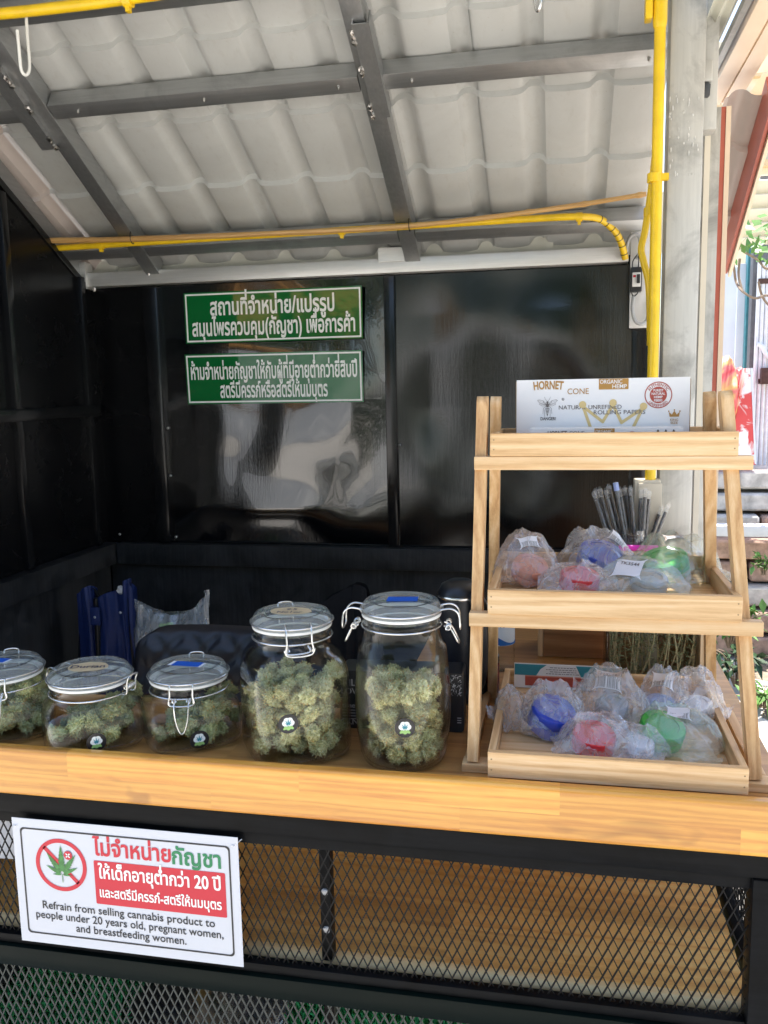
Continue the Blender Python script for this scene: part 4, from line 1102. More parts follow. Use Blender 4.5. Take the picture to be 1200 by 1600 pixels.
def jar(name, label, c, prof, lid_r, zn, clips, lab, rot, emb, tilt=0, view=None):
    """prof: outside (radius, z, squareness); zn: height where neck ends and lid begins; clips: (angle, open?)"""
    t = thing(name, (c[0], c[1], CZ), label, 'jar')
    th = .0024
    m = MB(); ins = []
    for i, q in enumerate(prof):
        ins.append((max(.004, q[0]-th), max(q[1], prof[0][1]+.006), q[2] if len(q) > 2 else 2))
    full = prof+[(prof[-1][0]-th*.5, prof[-1][1]+.001, 2)]+ins[::-1]
    m.lathe(full, c, 64, rot, True, True)
    body = m.build('glass_body', 'jarwall', t, 'all')
    me = body.data; bv = BVHTree.FromPolygons([v.co+origin(body) for v in me.vertices], [p.vertices[:] for p in me.polygons])
    r = lid_r
    MB().lathe([(r*.99, zn+.0005), (r*1.0, zn+.0022), (r*.99, zn+.0042), (r*.85, zn+.0042), (r*.85, zn+.0005)], c, 56, 0, False, False).build('gasket', 'gasket', t, True)
    lid = MB().lathe([(r*.80, zn-.006), (r*.82, zn+.0046), (r*1.0, zn+.0046), (r*1.02, zn+.008), (r*1.01, zn+.0125), (r*.985, zn+.0145), (r*.95, zn+.0185), (r*.90, zn+.0215), (r*.80, zn+.0222), (r*.77, zn+.0205), (r*.62, zn+.0195), (r*.60, zn+.0208), (r*.3, zn+.021), (.002, zn+.021)], c, 56, 0, True, True).build('lid', 'lidglass', t, 'all')
    # wires: a ring round the neck, one round the lid, the hinge and the clasp
    wm = MB(); wr = .00125
    ring = lambda R, z: [(c[0]+R*math.cos(2*PI*k/48), c[1]+R*math.sin(2*PI*k/48), z) for k in range(48)]
    wm.tube(ring(r*1.0, zn-.0125), wr, 8, True); wm.build('neck_wire', 'wire', t, True)
    wm = MB().tube(ring(r*1.035, zn+.0095), wr, 8, True); wm.build('lid_wire', 'wire', t, True)
    for ang, kind in clips:
        n = Vector((math.cos(ang), math.sin(ang), 0)); s = Vector((-n.y, n.x, 0)); C = Vector((c[0], c[1], 0))
        q = lambda a, o, z: C+n*(r*1.03+o)+s*a+Vector((0, 0, z))
        wm = MB()
        if kind == 'clasp':       # closed clasp: loop over the lid edge, lever hanging down the front
            k = .0165
            wm.tube(bez([q(-k, .000, zn+.010), q(-k, .004, zn+.010), q(-k*.98, .007, zn-.004), q(-k*.95, .008, zn-.018), q(k*.95, .008, zn-.018), q(k*.98, .007, zn-.004), q(k, .004, zn+.010), q(k, .0, zn+.010)], 6), wr, 8)
            wm.tube(bez([q(-k*.62, .002, zn-.012), q(-k*.62, .010, zn-.020), q(-k*.5, .013, zn-.040), q(-k*.18, .014, zn-.056), q(k*.18, .014, zn-.056), q(k*.5, .013, zn-.040), q(k*.62, .010, zn-.020), q(k*.62, .002, zn-.012)], 6), wr, 8)
            for sg in (-1, 1): wm.tube([q(sg*k*.45+.0035*math.cos(2*PI*j/8)*0+sg*j*.0006, .004+.0035*math.cos(2*PI*j/8), zn-.0135+.0035*math.sin(2*PI*j/8)) for j in range(20)], wr*.8, 6)
        elif kind == 'short':     # closed clasp with the lever folded up
            k = .0175
            wm.tube(bez([q(-k, -.006, zn+.016), q(-k, .004, zn+.011), q(-k*.98, .008, zn-.006), q(-k*.95, .008, zn-.024), q(k*.95, .008, zn-.024), q(k*.98, .008, zn-.006), q(k, .004, zn+.011), q(k, -.006, zn+.016)], 6), wr, 8)
            wm.tube(bez([q(-k*.9, .003, zn-.013), q(-k*.9, .010, zn-.021), q(k*.7, .011, zn-.020), q(k*.7, .003, zn-.013)], 6), wr, 8)
            for sg in (-1, 1): wm.tube([q(sg*k*.8+sg*j*.0004, .006+.0030*math.cos(2*PI*j/8), zn-.018+.0030*math.sin(2*PI*j/8)) for j in range(18)], wr*.8, 6)
        elif kind == 'open':      # clasp sprung open, standing away from the jar
            k = .014
            wm.tube(bez([q(-k, -.004, zn+.010), q(-k, .012, zn+.012), q(-k*.9, .022, zn+.004), q(-k*.9, .024, zn-.016), q(k*.9, .024, zn-.016), q(k*.9, .022, zn+.004), q(k, .012, zn+.012), q(k, -.004, zn+.010)], 6), wr, 8)
            wm.tube(bez([q(-k*.7, .002, zn-.0125), q(-k*.7, .012, zn-.018), q(-k*.6, .021, zn-.036), q(k*.6, .021, zn-.036), q(k*.7, .012, zn-.018), q(k*.7, .002, zn-.0125)], 6), wr, 8)
            for sg in (-1, 1): wm.tube([q(sg*k*.6+sg*j*.0005, .008+.0035*math.cos(2*PI*j/8), zn-.0135+.0035*math.sin(2*PI*j/8)) for j in range(22)], wr*.8, 6)
        else:                     # hinge
            k = .0105
            wm.tube(bez([q(-k, .000, zn-.0125), q(-k, .008, zn-.010), q(-k, .010, zn+.006), q(-k*.9, .014, zn+.016), q(k*.9, .014, zn+.016), q(k, .010, zn+.006), q(k, .008, zn-.010), q(k, .0, zn-.0125)], 6), wr, 8)
            wm.tube([q(-k+2*k*j/40, .006+.0032*math.cos(2*PI*j/7), zn+.0015*0-.002+.0032*math.sin(2*PI*j/7)) for j in range(41)], wr*.8, 6)
        wm.build('hinge_wire' if kind == 'hinge' else 'clasp_wire', 'wire', t, True)
    if lab:
        kind, a, L, Wd, txt, dx = lab; ca, sa = math.cos(a), math.sin(a)
        fr = Frame((c[0]+dx, c[1]-.004, zn+.0226), (ca, sa, 0), (-sa, ca, 0))
        if kind == 'tape':
            w2 = MB().flat([(-L/2-.006, -Wd*.42), (L/2+.004, -Wd*.5), (L/2+.005, Wd*.46), (-L/2-.005, Wd*.52)], fr, 0).build('clear_tape', 'label', t, fix=False) if txt else None
            MB().flat([(-L/2, -Wd/2), (L/2, -Wd/2+.001), (L/2+.001, Wd/2), (-L/2+.001, Wd/2-.0005)], fr, .0004).build('tape_label', 'bluetape', t, fix=False)
        else:
            rnd = random.Random(8); poly = [(math.cos(2*PI*k/22)*L/2*(1+rnd.uniform(-.08, .06)), math.sin(2*PI*k/22)*Wd/2*(1+rnd.uniform(-.1, .05))) for k in range(22)]
            nt_ = MB().flat(poly, fr, 0).build('paper_note', 'note', t, fix=False)
            for (tx, yy, sz) in txt: lettering('handwriting', tx, 'ink', nt_, fr, 0, yy, sz, None, .012, .0004)
    va = view if view is not None else math.atan2(-c[1], -c[0])
    if emb:
        f = proj_from_front(bv, c, va, .0006); emblem(t, f, emb[0], CZ+emb[1], .0137)
    return t
def small_prof(R, H, rn):
    z = CZ+.0004; e = 4.2
    return [(R*.80, z, e), (R*.93, z+.003, e), (R, z+.012, e), (R*1.0, z+.035, e), (R*.995, z+H-.044, e), (R*.975, z+H-.036, 3.6), (R*.92, z+H-.029, 3), (rn*1.0, z+H-.024, 2.2), (rn*.955, z+H-.021, 2), (rn*.955, z+H-.004, 2), (rn*.97, z+H-.002, 2), (rn*.97, z+H, 2)]
def jar_axis(px, py, zl): p = at(px, py, 'Z', zl); return (p.x, p.y)
JH = .091
zl = CZ+JH+.022
j1, j2, j3 = jar_axis(2, 1031, zl), jar_axis(140, 1041, zl), jar_axis(294, 1037, zl)
jar('storage_jar', 'short square clip jar with blue taped lid, at the left end of the jar row', j1, small_prof(.072, JH, .0592), .0600, CZ+JH, [(-1.15, 'clasp'), (1.99, 'hinge')], ('tape', -.05, .044, .020, True, -.01), .55, None)
jar('storage_jar', 'short square clip jar with a brown handwritten note on its lid', j2, small_prof(.072, JH, .0592), .0600, CZ+JH, [(2.78, 'open'), (-.12, 'hinge')], ('note', .25, .062, .046, [("Durian", -.006, .019)], .0), .62, (.002, .022))
jar('storage_jar', 'short square clip jar with blue taped lid and a closed clasp hanging down its front', j3, small_prof(.071, JH, .0575), .058, CZ+JH, [(-1.32, 'clasp'), (1.82, 'hinge')], ('tape', -.04, .044, .021, True, .0), .60, (.010, .021))
def tall_prof(R, H, rn):
    z = CZ+.0004; e = 3.6
    return [(R*.80, z, e), (R*.93, z+.003, e), (R, z+.014, e), (R, z+.07, e), (R, z+H-.075, e), (R*.985, z+H-.060, 3.4), (R*.93, z+H-.046, 3), (R*.86, z+H-.037, 2.5), (rn*1.02, z+H-.031, 2.1), (rn*.96, z+H-.026, 2), (rn*.96, z+H-.014, 2), (rn*1.0, z+H-.011, 2), (rn*.965, z+H-.008, 2), (rn*.965, z+H, 2)]
j4 = (at(456, 960, 'Y', 1.148).x, 1.148); j4z = at(456, 956, 'Y', 1.148).z
jar('storage_jar', 'tall square shouldered clip jar of pale buds with a yellowed note on its lid', j4, tall_prof(.0735, j4z-CZ-.020, .0560), .0568, j4z-.020, [(-1.12, 'short'), (2.02, 'hinge')], ('note', .1, .062, .042, [("9.5", .003, .013), ("No1or", -.012, .013)], .0), .55, (-.010, .068))
j5 = (at(627, 940, 'Y', 1.140).x, 1.140); j5z = at(627, 938, 'Y', 1.140).z; h5 = j5z-CZ-.020
z0 = CZ+.0004
p5 = [(.050, z0), (.056, z0+.003), (.0605, z0+.014), (.065, z0+.045), (.0675, z0+.080), (.0670, z0+.105), (.0645, z0+.135), (.0610, z0+.165), (.0560, z0+h5-.036), (.0535, z0+h5-.026), (.0525, z0+h5-.012), (.0548, z0+h5-.009), (.0528, z0+h5-.006), (.0528, z0+h5)]
jar('storage_jar', 'tallest bottle shaped clip jar with blue tape on its lid, nearest the rack', j5, p5, .0548, CZ+h5, [(3.2, 'open'), (.10, 'open')], ('tape', .12, .042, .026, False, .002), 0, (.002, .071))
GB = 'dried flower buds in the clip jars'
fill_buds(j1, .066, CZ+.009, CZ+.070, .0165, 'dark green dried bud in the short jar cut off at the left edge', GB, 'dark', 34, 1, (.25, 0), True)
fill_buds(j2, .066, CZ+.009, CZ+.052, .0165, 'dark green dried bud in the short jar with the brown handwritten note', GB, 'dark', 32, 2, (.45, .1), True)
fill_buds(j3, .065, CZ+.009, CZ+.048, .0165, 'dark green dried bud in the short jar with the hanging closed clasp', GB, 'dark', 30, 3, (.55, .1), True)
fill_buds(j4, .067, CZ+.009, CZ+.112, .0165, 'pale sage green dried bud in the tall square shouldered jar', GB, '', 72, 4, (.0, .1), True)
fill_buds(j5, .058, CZ+.009, CZ+.120, .0150, 'loose olive green dried bud in the tallest bottle shaped jar', GB, 'fine', 74, 5, (.0, .0), False)

# ================================================================ bags of small things on the rack
def bag(c, sx, sy, sz, label, group, film_m, seed, yaw=0, tip=0, ears=1, lab=None):
    """a crumpled clear bag: two films over the thing inside, sharp creases, loose sealed ends"""
    off = Vector((seed*2.13, seed*.91, seed*1.7)); cw, sw = math.cos(yaw), math.sin(yaw); rnd = random.Random(seed)
    zmin = c[2]-sz*.46; n = 46; b = bmesh.new()
    up = [rnd.uniform(.0, .42) for _ in range(4)]
    def crease(q): return max(0, 1-abs(noise.noise(q))*2.6)**1.5
    def pt(i, j, top):
        u, v = 2*i/n-1, 2*j/n-1
        wob = .10*noise.noise(Vector((u*1.4, v*1.4, 0))+off)
        x = u*(.93+.13*noise.noise(Vector((v*2.2, seed, 1)))); y = v*(.92+.16*noise.noise(Vector((u*2.2, seed, 5))))
        r = math.hypot(u*.98, v*.92); r = max(r, max(abs(u), abs(v))*.86)
        dome = max(0, 1-max(0, r-.44)/.56); dome = dome**.62
        edge = max(0, max(abs(u), abs(v))-.62)/.38
        q = Vector((u*1.5, v*1.5, .3))+off
        cr = crease(q*.9)-.4; cr2 = crease(q*1.9+Vector((9, 2, 4)))-.4; cr3 = noise.noise(q*5)
        k = (0 if u < 0 else 1)+(0 if v < 0 else 2)
        lift = up[k]*max(0, abs(u)*abs(v)-.30)*1.5+.30*edge*noise.noise(Vector((u*2.4, v*2.4, 3))+off)
        h = .84*dome+.14+lift+.24*cr*(.35+.65*dome)+.065*cr2+.008*cr3+wob
        if not top: h = min(h-.03, .05+max(0, lift)*.9+.04*cr2) if edge < .98 else h-.01
        hx = 1+.05*noise.noise(q*2.2)
        X, Y, Z = x*hx*sx/2, y*hx*sy/2, max(.0, h)*sz
        Z += max(0, tip*Y*.8)
        return Vector((c[0]+X*cw-Y*sw, c[1]+X*sw+Y*cw, zmin+Z+.0006))
    for top in (1, 0):
        g = [[b.verts.new(pt(i, j, top)) for i in range(n+1)] for j in range(n+1)]
        for jj in range(n):
            for ii in range(n): b.faces.new((g[jj][ii], g[jj][ii+1], g[jj+1][ii+1], g[jj+1][ii]) if top else (g[jj][ii], g[jj+1][ii], g[jj+1][ii+1], g[jj][ii+1]))
    b.verts.ensure_lookup_table(); b.normal_update()
    t = thing('plastic_bag', (c[0], c[1], zmin), label, 'bag', group)
    bv = BVHTree.FromBMesh(b)
    fo = MB().bm(b).build('film', film_m, t, 'all', fix=False); fo.data.set_sharp_from_angle(angle=math.radians(40))
    if lab:
        kind, (lx, ly), w_, h_, la, txt = lab
        vd = (CAM-Vector(c)).normalized(); vd = (vd+Vector((0, 0, .6))).normalized()
        ux = Vector((0, 0, 1)).cross(vd).normalized(); uy = vd.cross(ux); ca, sa = math.cos(la), math.sin(la)
        def f(u, v, d):
            p = Vector(c)+ux*(lx+u*ca-v*sa)+uy*(ly+u*sa+v*ca)+vd*.2; h = bv.ray_cast(p, -vd)
            q = h[0] if h[0] is not None else Vector(c)+ux*(lx+u*ca-v*sa)+uy*(ly+u*sa+v*ca)
            return q+vd*(.0012+d)
        def patch(u0, u1, v0, v1, d, name, mat, par, n=10):
            vs = []; fs = []
            # a stiff label bridges the small creases: sample, then smooth
            g = [[f(u0+(u1-u0)*i/n, v0+(v1-v0)*j/n, 0) for i in range(n+1)] for j in range(n+1)]
            for _ in range(5):
                g = [[g[j][i] if i in (0, n) and j in (0, n) else sum((g[min(n, max(0, j+a))][min(n, max(0, i+bb))] for a in (-1, 0, 1) for bb in (-1, 0, 1)), Vector())/9 for i in range(n+1)] for j in range(n+1)]
            for j in range(n+1):
                for i in range(n+1): vs.append(g[j][i]+vd*(.0022+d))
            for j in range(n):
                for i in range(n): e = j*(n+1)+i; fs.append((e, e+1, e+n+2, e+n+1))
            o = MB().add(vs, fs).build(name, mat, par, 'all', fix=False)
            uv = o.data.uv_layers.new(name='UVMap')
            for lo in o.data.loops: vi = lo.vertex_index; uv.data[lo.index].uv = ((vi % (n+1))/n, (vi//(n+1))/n)
            return o, g
        lm = 'brownlabel' if kind == 'brown' else 'label'
        o, g = patch(-w_/2, w_/2, -h_/2, h_/2, 0, 'barcode_label', lm, t)
        if kind in ('bars', 'brown'): patch(-w_*.42, w_*.42, -h_*.42, h_*.02, .0005, 'barcode', 'bars', o)
        if txt:
            n = 10
            def f2(u, v, d):
                i = (u/w_+.5)*n; j = (v/h_+.5)*n; i0, j0 = min(n-1, max(0, int(i))), min(n-1, max(0, int(j))); a, bb = i-i0, j-j0
                p = g[j0][i0]*(1-a)*(1-bb)+g[j0][i0+1]*a*(1-bb)+g[j0+1][i0]*(1-a)*bb+g[j0+1][i0+1]*a*bb
                return p+vd*(.0030+d)
            lettering('lettering', txt, 'greyprint', o, None, 0, h_*.14, .0085, None, .01, 0, proj=f2)
    return t
def grinder(c, r, h, mat, label, group, tilt=(0, 0), open_=False):
    """a ribbed round plastic grinder"""
    t = thing('herb_grinder', c, label, 'grinder', group); R = Matrix.Rotation(tilt[0], 3, 'X') @ Matrix.Rotation(tilt[1], 3, 'Y')
    def put(prof, name, ribs=0):
        m = MB(); seg = 48; m.lathe([(q, z) for q, z in prof], (0, 0), seg)
        if ribs: m.v = [Vector((v.x*(1+.03*(i % 2)), v.y*(1+.03*(i % 2)), v.z)) if v.xy.length > r*.93 else v for i, v in enumerate(m.v)]
        m.v = [R @ v+Vector(c) for v in m.v]; return m.build(name, mat, t, True)
    put([(r*.94, -h/2), (r, -h/2+.002), (r, -.0015), (r*.97, 0), (r*.9, .0003)], 'lower_half', 1)
    put([(r*.9, .0006), (r*.97, .001), (r, .0025), (r, h/2-.003), (r*.95, h/2), (r*.7, h/2+.0005), (r*.68, h/2-.001), (.002, h/2-.001)], 'upper_half', 1)
    return t
BG = 'small goods in crumpled clear bags on the rack'; GG = 'coloured plastic grinders inside the bags'
def pk(px, py, z): return at(px, py, 'Z', z)
def bagged(px, py, zf, wpx, hpx, dep, lab, mat, film_m, seed, what, gr=.026, gpx=None, yaw=0, tip=0, gh=.026, tilt=(.3, .1), label=None, group=BG):
    hh = hpx; z = zf+hh*.46; p = pk(px, py, z)
    bag((p.x, p.y, z), wpx*1.42, dep*1.22, hh*1.06, lab, group, film_m, seed, yaw, tip, 1, label)
    if mat:
        gx = p.x+(gpx[0] if gpx else 0); gy = p.y+(gpx[1] if gpx else 0)
        gr *= 1.0; gh *= .85; tl = (tilt[0]*.5, tilt[1]); grinder((gx, gy, zf+gh*.5*math.cos(tl[0])+gr*abs(math.sin(tl[0]))*.8+.002), gr, gh, mat, what, GG, tl)
# middle tray
bagged(822, 878, T2, .076, .066, .085, 'clear bag with a salmon pink grinder at the left end of the middle tray', 'pl_salmon', 'filmpink', 11, 'salmon pink grinder showing through the bag at the left end of the middle tray', .026, (.006, -.018), .2, .2, .028, (.9, .2), ('bars', (.004, .012), .034, .020, .3, None))
bagged(930, 868, T2, .094, .062, .090, 'big clear bag over a blue grinder in the middle of the middle tray', 'pl_blue', 'film', 12, 'blue grinder in the big bag on the middle tray', .033, (.006, -.01), -.35, .15, .036, (.75, .2), ('bars', (.034, .012), .030, .020, -.5, None))
bagged(905, 905, T2, .086, .042, .06, 'crumpled clear bag with a red grinder at the front of the middle tray', 'pl_red', 'film', 13, 'red grinder in the front bag on the middle tray', .027, (0, -.004), .1, .1, .026, (.5, .1))
bagged(1000, 906, T2, .100, .042, .062, 'clear bag with a large white label at the front of the middle tray', 'pl_grey', 'filmgreen', 14, 'grey grinder behind the white label on the middle tray', .025, (.012, 0), -.2, .1, .024, (.4, .1), ('plain', (-.016, .006), .046, .036, -.25, "TK3544"))
bagged(1052, 876, T2, .108, .060, .095, 'big greenish bag with a brown barcode label at the right end of the middle tray', 'pl_green', 'filmgreen', 15, 'green grinder in the greenish bag on the middle tray', .034, (-.014, -.018), .45, .2, .034, (.6, -.2), ('brown', (.000, .022), .040, .020, .45, None))
# bottom tray
bagged(802, 1108, T1, .042, .050, .06, 'small empty clear bag in the left corner of the bottom tray', None, 'film', 21, '', yaw=.6)
bagged(862, 1112, T1, .074, .066, .075, 'clear bag over a blue grinder towards the left of the bottom tray', 'pl_blue', 'film', 22, 'blue grinder in the bag at the left of the bottom tray', .031, (.0, -.012), .15, .15, .040, (.7, .25))
bagged(952, 1092, T1, .086, .066, .075, 'clear bag standing up with a white barcode label reading 113544', 'pl_grey', 'film', 23, 'pale grey grinder behind the upright label on the bottom tray', .024, (.004, .006), -.1, .35, .022, (.5, 0), ('bars', (-.002, .014), .044, .044, -.08, "113544"))
bagged(1035, 1090, T1, .062, .062, .07, 'pale blue tinted bag with a white label behind the green grinder', 'pl_paleblue', 'film', 24, 'pale blue grinder in the bag at the back of the bottom tray', .022, (-.004, -.012), .2, .2, .026, (.5, .1), ('bars', (.0, .014), .036, .034, -.1, None))
bagged(1086, 1092, T1, .066, .062, .082, 'puffy whitish blue bag in the right back corner of the bottom tray', 'pl_white', 'film', 25, 'white grinder in the puffy bag in the back corner of the bottom tray', .024, (0, -.012), -.5, .2, .026, (.4, -.1))
bagged(932, 1152, T1, .086, .050, .062, 'clear bag with a red grinder at the front of the bottom tray', 'pl_red', 'film', 26, 'red grinder at the front of the bottom tray', .028, (-.004, -.006), .05, .15, .030, (.6, .1))
bagged(993, 1160, T1, .064, .040, .056, 'small milky white bag beside the red grinder at the front of the bottom tray', 'pl_white', 'film', 27, 'white grinder inside the small milky bag at the front of the bottom tray', .018, (.006, 0), -.3, .1, .02, (.3, 0))
bagged(1052, 1142, T1, .096, .052, .078, 'clear bag with a green grinder and barcode label at the right of the bottom tray', 'pl_green', 'filmgreen', 28, 'green grinder in the bag at the right front of the bottom tray', .030, (-.016, -.002), -.35, .2, .032, (.65, .2), ('bars', (.006, .016), .036, .024, -.05, None))
def pack():
    a = Vector((-.078, 1.392, T1)); t = thing('flat_pack', a, 'flat teal, cream and red printed pack standing against the back of the bottom tray', 'pack')
    fr = Frame((.012, 1.3965, T1+.0005), (1, 0, 0), (0, .12, 1))
    MB().prism(rect(-.088, .085, 0, .040), fr, -.0045, 0).build('carton', 'card', t)
    MB().flat(rect(-.070, .030, .004, .019), fr, .0006).build('red_band', 'stampred', t, fix=False)
    MB().flat(rect(-.070, .020, .019, .021), fr, .0009).build('pale_band', 'pl_salmon', t, fix=False)
    for q in ([(-.087, .021), (-.052, .021), (-.045, .032), (-.035, .039), (-.087, .039)], [(.02, .022), (.084, .012), (.084, .039), (.012, .039)]): MB().flat(q, fr, .0006).build('teal_print', 'teal', t, fix=False)
    m = MB()
    for i in range(4):
        rnd = random.Random(i); u = -.03-.006*(i % 2)
        while u < .012: w_ = rnd.uniform(.002, .006); m.flat(rect(u, u+w_, .0345-.0034*i, .0355-.0034*i), fr, .0007); u += w_+.0012
    m.build('small_print', 'greyprint', t, fix=False)
pack()

# ================================================================ boxes of cones on the top tray
def serif_word(t, txt, mat, fr, cx, cy, size, w_, bold=.01, arc=None): return lettering('lettering', txt, mat, t, fr, cx, cy, size, w_, bold, .0005, arc=arc)
def cone_box(name, label, o, W, H, D, b0, ux=(1, 0, 0)):
    t = thing(name, o, label, 'box', 'white printed boxes on the top tray'); fr = Frame(o, ux, (0, .06, 1))
    MB().prism(rect(-W/2, W/2, 0, H), fr, -D, 0).build('carton', 'card', t)
    for xa in (-W/2-.0012, W/2+.0003): MB().prism(rect(xa, xa+.0009, .002, H-.002), fr, -D+.002, -.002).build('side_flap', 'brownbox', t)
    x = lambda f: -W/2+W*f
    y = lambda f: H*(b0+(1-b0)*f)
    hb = MB()                               # the insect emblem
    cx, cy = x(.185), y(.42)
    el = lambda a, b, u, v, n=20: [(u+a*math.cos(2*PI*k/n), v+b*math.sin(2*PI*k/n)) for k in range(n)]
    s = H*(1-b0)*.0148
    hb.flat(el(1.5*s, 1.6*s, cx, cy+7.2*s), fr, .0006); hb.flat(el(2.1*s, 3.0*s, cx, cy+3.0*s), fr, .00065)
    hb.flat([(cx-1.9*s, cy-1.0*s), (cx-2.2*s, cy-4*s), (cx-1.6*s, cy-8*s), (cx, cy-12.5*s), (cx+1.6*s, cy-8*s), (cx+2.2*s, cy-4*s), (cx+1.9*s, cy-1.0*s)], fr, .0006)
    def line(pts, w_):
        for (a, b) in zip(pts[:-1], pts[1:]):
            a, b = Vector(a), Vector(b); d = (b-a).normalized(); n = Vector((-d.y, d.x))*w_/2
            hb.flat([tuple(a-n), tuple(b-n), tuple(b+n), tuple(a+n)], fr, .0007)
    for sg in (-1, 1):
        P = lambda u, v: (cx+sg*u*s, cy+v*s)
        line([P(.5, 8.5), P(3, 12), P(4.2, 15)], .35*s)
        line([P(1.6, 4), P(5, 6.5), P(6.5, 10)], .4*s); line([P(1.8, 2), P(5.5, -1), P(6.3, -9)], .4*s); line([P(1.6, .5), P(3.8, -4), P(4.0, -13)], .4*s)
        w1 = [P(1.5, 5), P(6, 9.5), P(12, 11), P(14.2, 9.8), P(11, 7), P(5, 4.6), P(1.5, 4.2)]; line(w1+[w1[0]], .38*s)
        w2 = [P(1.5, 3.6), P(6, 4), P(11, 5.6), P(11.5, 4.4), P(7, 2.2), P(1.8, 2.6)]; line(w2+[w2[0]], .34*s)
        line([P(2, 4.8), P(8, 8), P(13, 10)], .22*s)
    hb.build('insect_emblem', 'greyprint', t, fix=False)
    st = MB()
    for k in range(4): st.flat(rect(cx-1.7*s, cx+1.7*s, cy-(3+2*k)*s, cy-(2.3+2*k)*s), fr, .0010)
    st.build('insect_stripe', 'card', t, fix=False)
    serif_word(t, "HORNET", 'brownprint', fr, x(.19), y(.66)-.16, .0160, W*.172, .03, (.170,))
    serif_word(t, "CONE", 'brownprint', fr, x(.365), y(.69), .0115, W*.125, .004)
    serif_word(t, "®", 'greyprint', fr, x(.277), y(.56), .005, None)
    MB().flat(rrect(x(.485), x(.655), y(.775), y(.995), .001), fr, .0004).build('brown_tag', 'brownprint', t, fix=False)
    lettering('lettering', "ORGANIC", 'card', t, fr, x(.555), y(.893), .0080, W*.128, .012, .0007)
    lettering('lettering', "HEMP", 'card', t, fr, x(.604), y(.795), .0080, W*.083, .012, .0007)
    # the pale crown behind the words
    crown = [(.425, 0.0), (.41, .22), (.385, .47), (.40, .49), (.505, .17), (.56, .50), (.58, .50), (.615, .155), (.725, .39), (.74, .375), (.665, .0), (.64, .0), (.695, .27), (.61, .05), (.57, .37), (.51, .06), (.425, .34), (.45, .0)]
    m = MB()
    def stroke(p, w_):
        for (a, b) in zip(p[:-1], p[1:]):
            a, b = Vector((x(a[0]), y(a[1]))), Vector((x(b[0]), y(b[1]))); d = (b-a).normalized(); n = Vector((-d.y, d.x))*w_/2; e = d*w_*.3
            m.flat([tuple(a-n-e), tuple(b-n+e), tuple(b+n+e), tuple(a+n-e)], fr, .0003+.00002*len(m.f))
    stroke([(.438, .01), (.395, .43), (.510, .11), (.568, .46), (.618, .09), (.735, .37), (.688, .01)], .0042)
    for u, v in ((.392, .47), (.568, .50), (.742, .42)): m.flat(disc(.0050, 20, x(u), y(v)), fr, .00075)
    m.build('crown_emblem', 'goldprint', t, fix=False)
    serif_word(t, "NATURAL UNREFINED", 'greyprint', fr, x(.435), y(.375), .0082, W*.365, .004, None)
    serif_word(t, "ROLLING PAPERS", 'greyprint', fr, x(.605), y(.265), .0082, W*.295, .004, None)
    serif_word(t, "DANGER!", 'greyprint', fr, x(.19), y(.155), .0062, W*.092, .03)
    # the round stamp
    cx, cy = x(.824), y(.645); R = H*(1-b0)*.27
    m = ring_mesh(fr, cx, cy, R*.93, R, .0006); m.build('stamp_ring', 'stampred', t, fix=False)
    MB().flat(disc(R*.62, 40, cx, cy), fr, .0006).build('stamp_disc', 'stampred', t, fix=False)
    serif_word(t, "AUTHENTIC", 'stampred', fr, cx, cy, R*.30, R*1.55, .012, (R*.68,))
    serif_word(t, "UNREFINED", 'stampred', fr, cx, cy, R*.30, R*1.65, .012, (-R*.90,))
    for k, wd in enumerate(("PUREST", "NATURAL", "HEMP", "FIBERS")): lettering('lettering', wd, 'card', t, fr, cx, cy+R*(.26-.25*k), R*.25, R*(.72, .98, .62, .6)[k], .02, .0010)
    m = MB(); u0, v0, q = x(.915), y(.20), W*.062
    m.flat([(u0-q*.42, v0), (u0-q*.5, v0+q*.48), (u0-q*.22, v0+q*.2), (u0, v0+q*.58), (u0+q*.22, v0+q*.2), (u0+q*.5, v0+q*.48), (u0+q*.42, v0)], fr, .0006)
    for du, dv in ((-.5, .52), (0, .63), (.5, .52)): m.flat(disc(q*.07, 12, u0+du*q, v0+dv*q), fr, .0008)
    m.build('small_crown', 'brownprint', t, fix=False)
    serif_word(t, "KING", 'brownprint', fr, u0, y(.115), .0045, W*.045, .01); serif_word(t, "SIZE", 'brownprint', fr, u0, y(.055), .0045, W*.04, .01)
    return t
a, b = at(807, 588, 'Y', 1.262), at(1080, 583.5, 'Y', 1.252); H1 = a.z-T3-.006
cone_box('cone_box', 'larger white cone box with a pale gold crown, at the back of the top tray', ((a.x+b.x)/2, 1.257, T3+.0005), (b.x-a.x), H1, .045, (at(940, 668, 'Y', 1.257).z-T3)/H1, (1, -.042, 0))
a, b = at(828, 668, 'Y', 1.212), at(1068, 668, 'Y', 1.205); H2 = a.z-T3
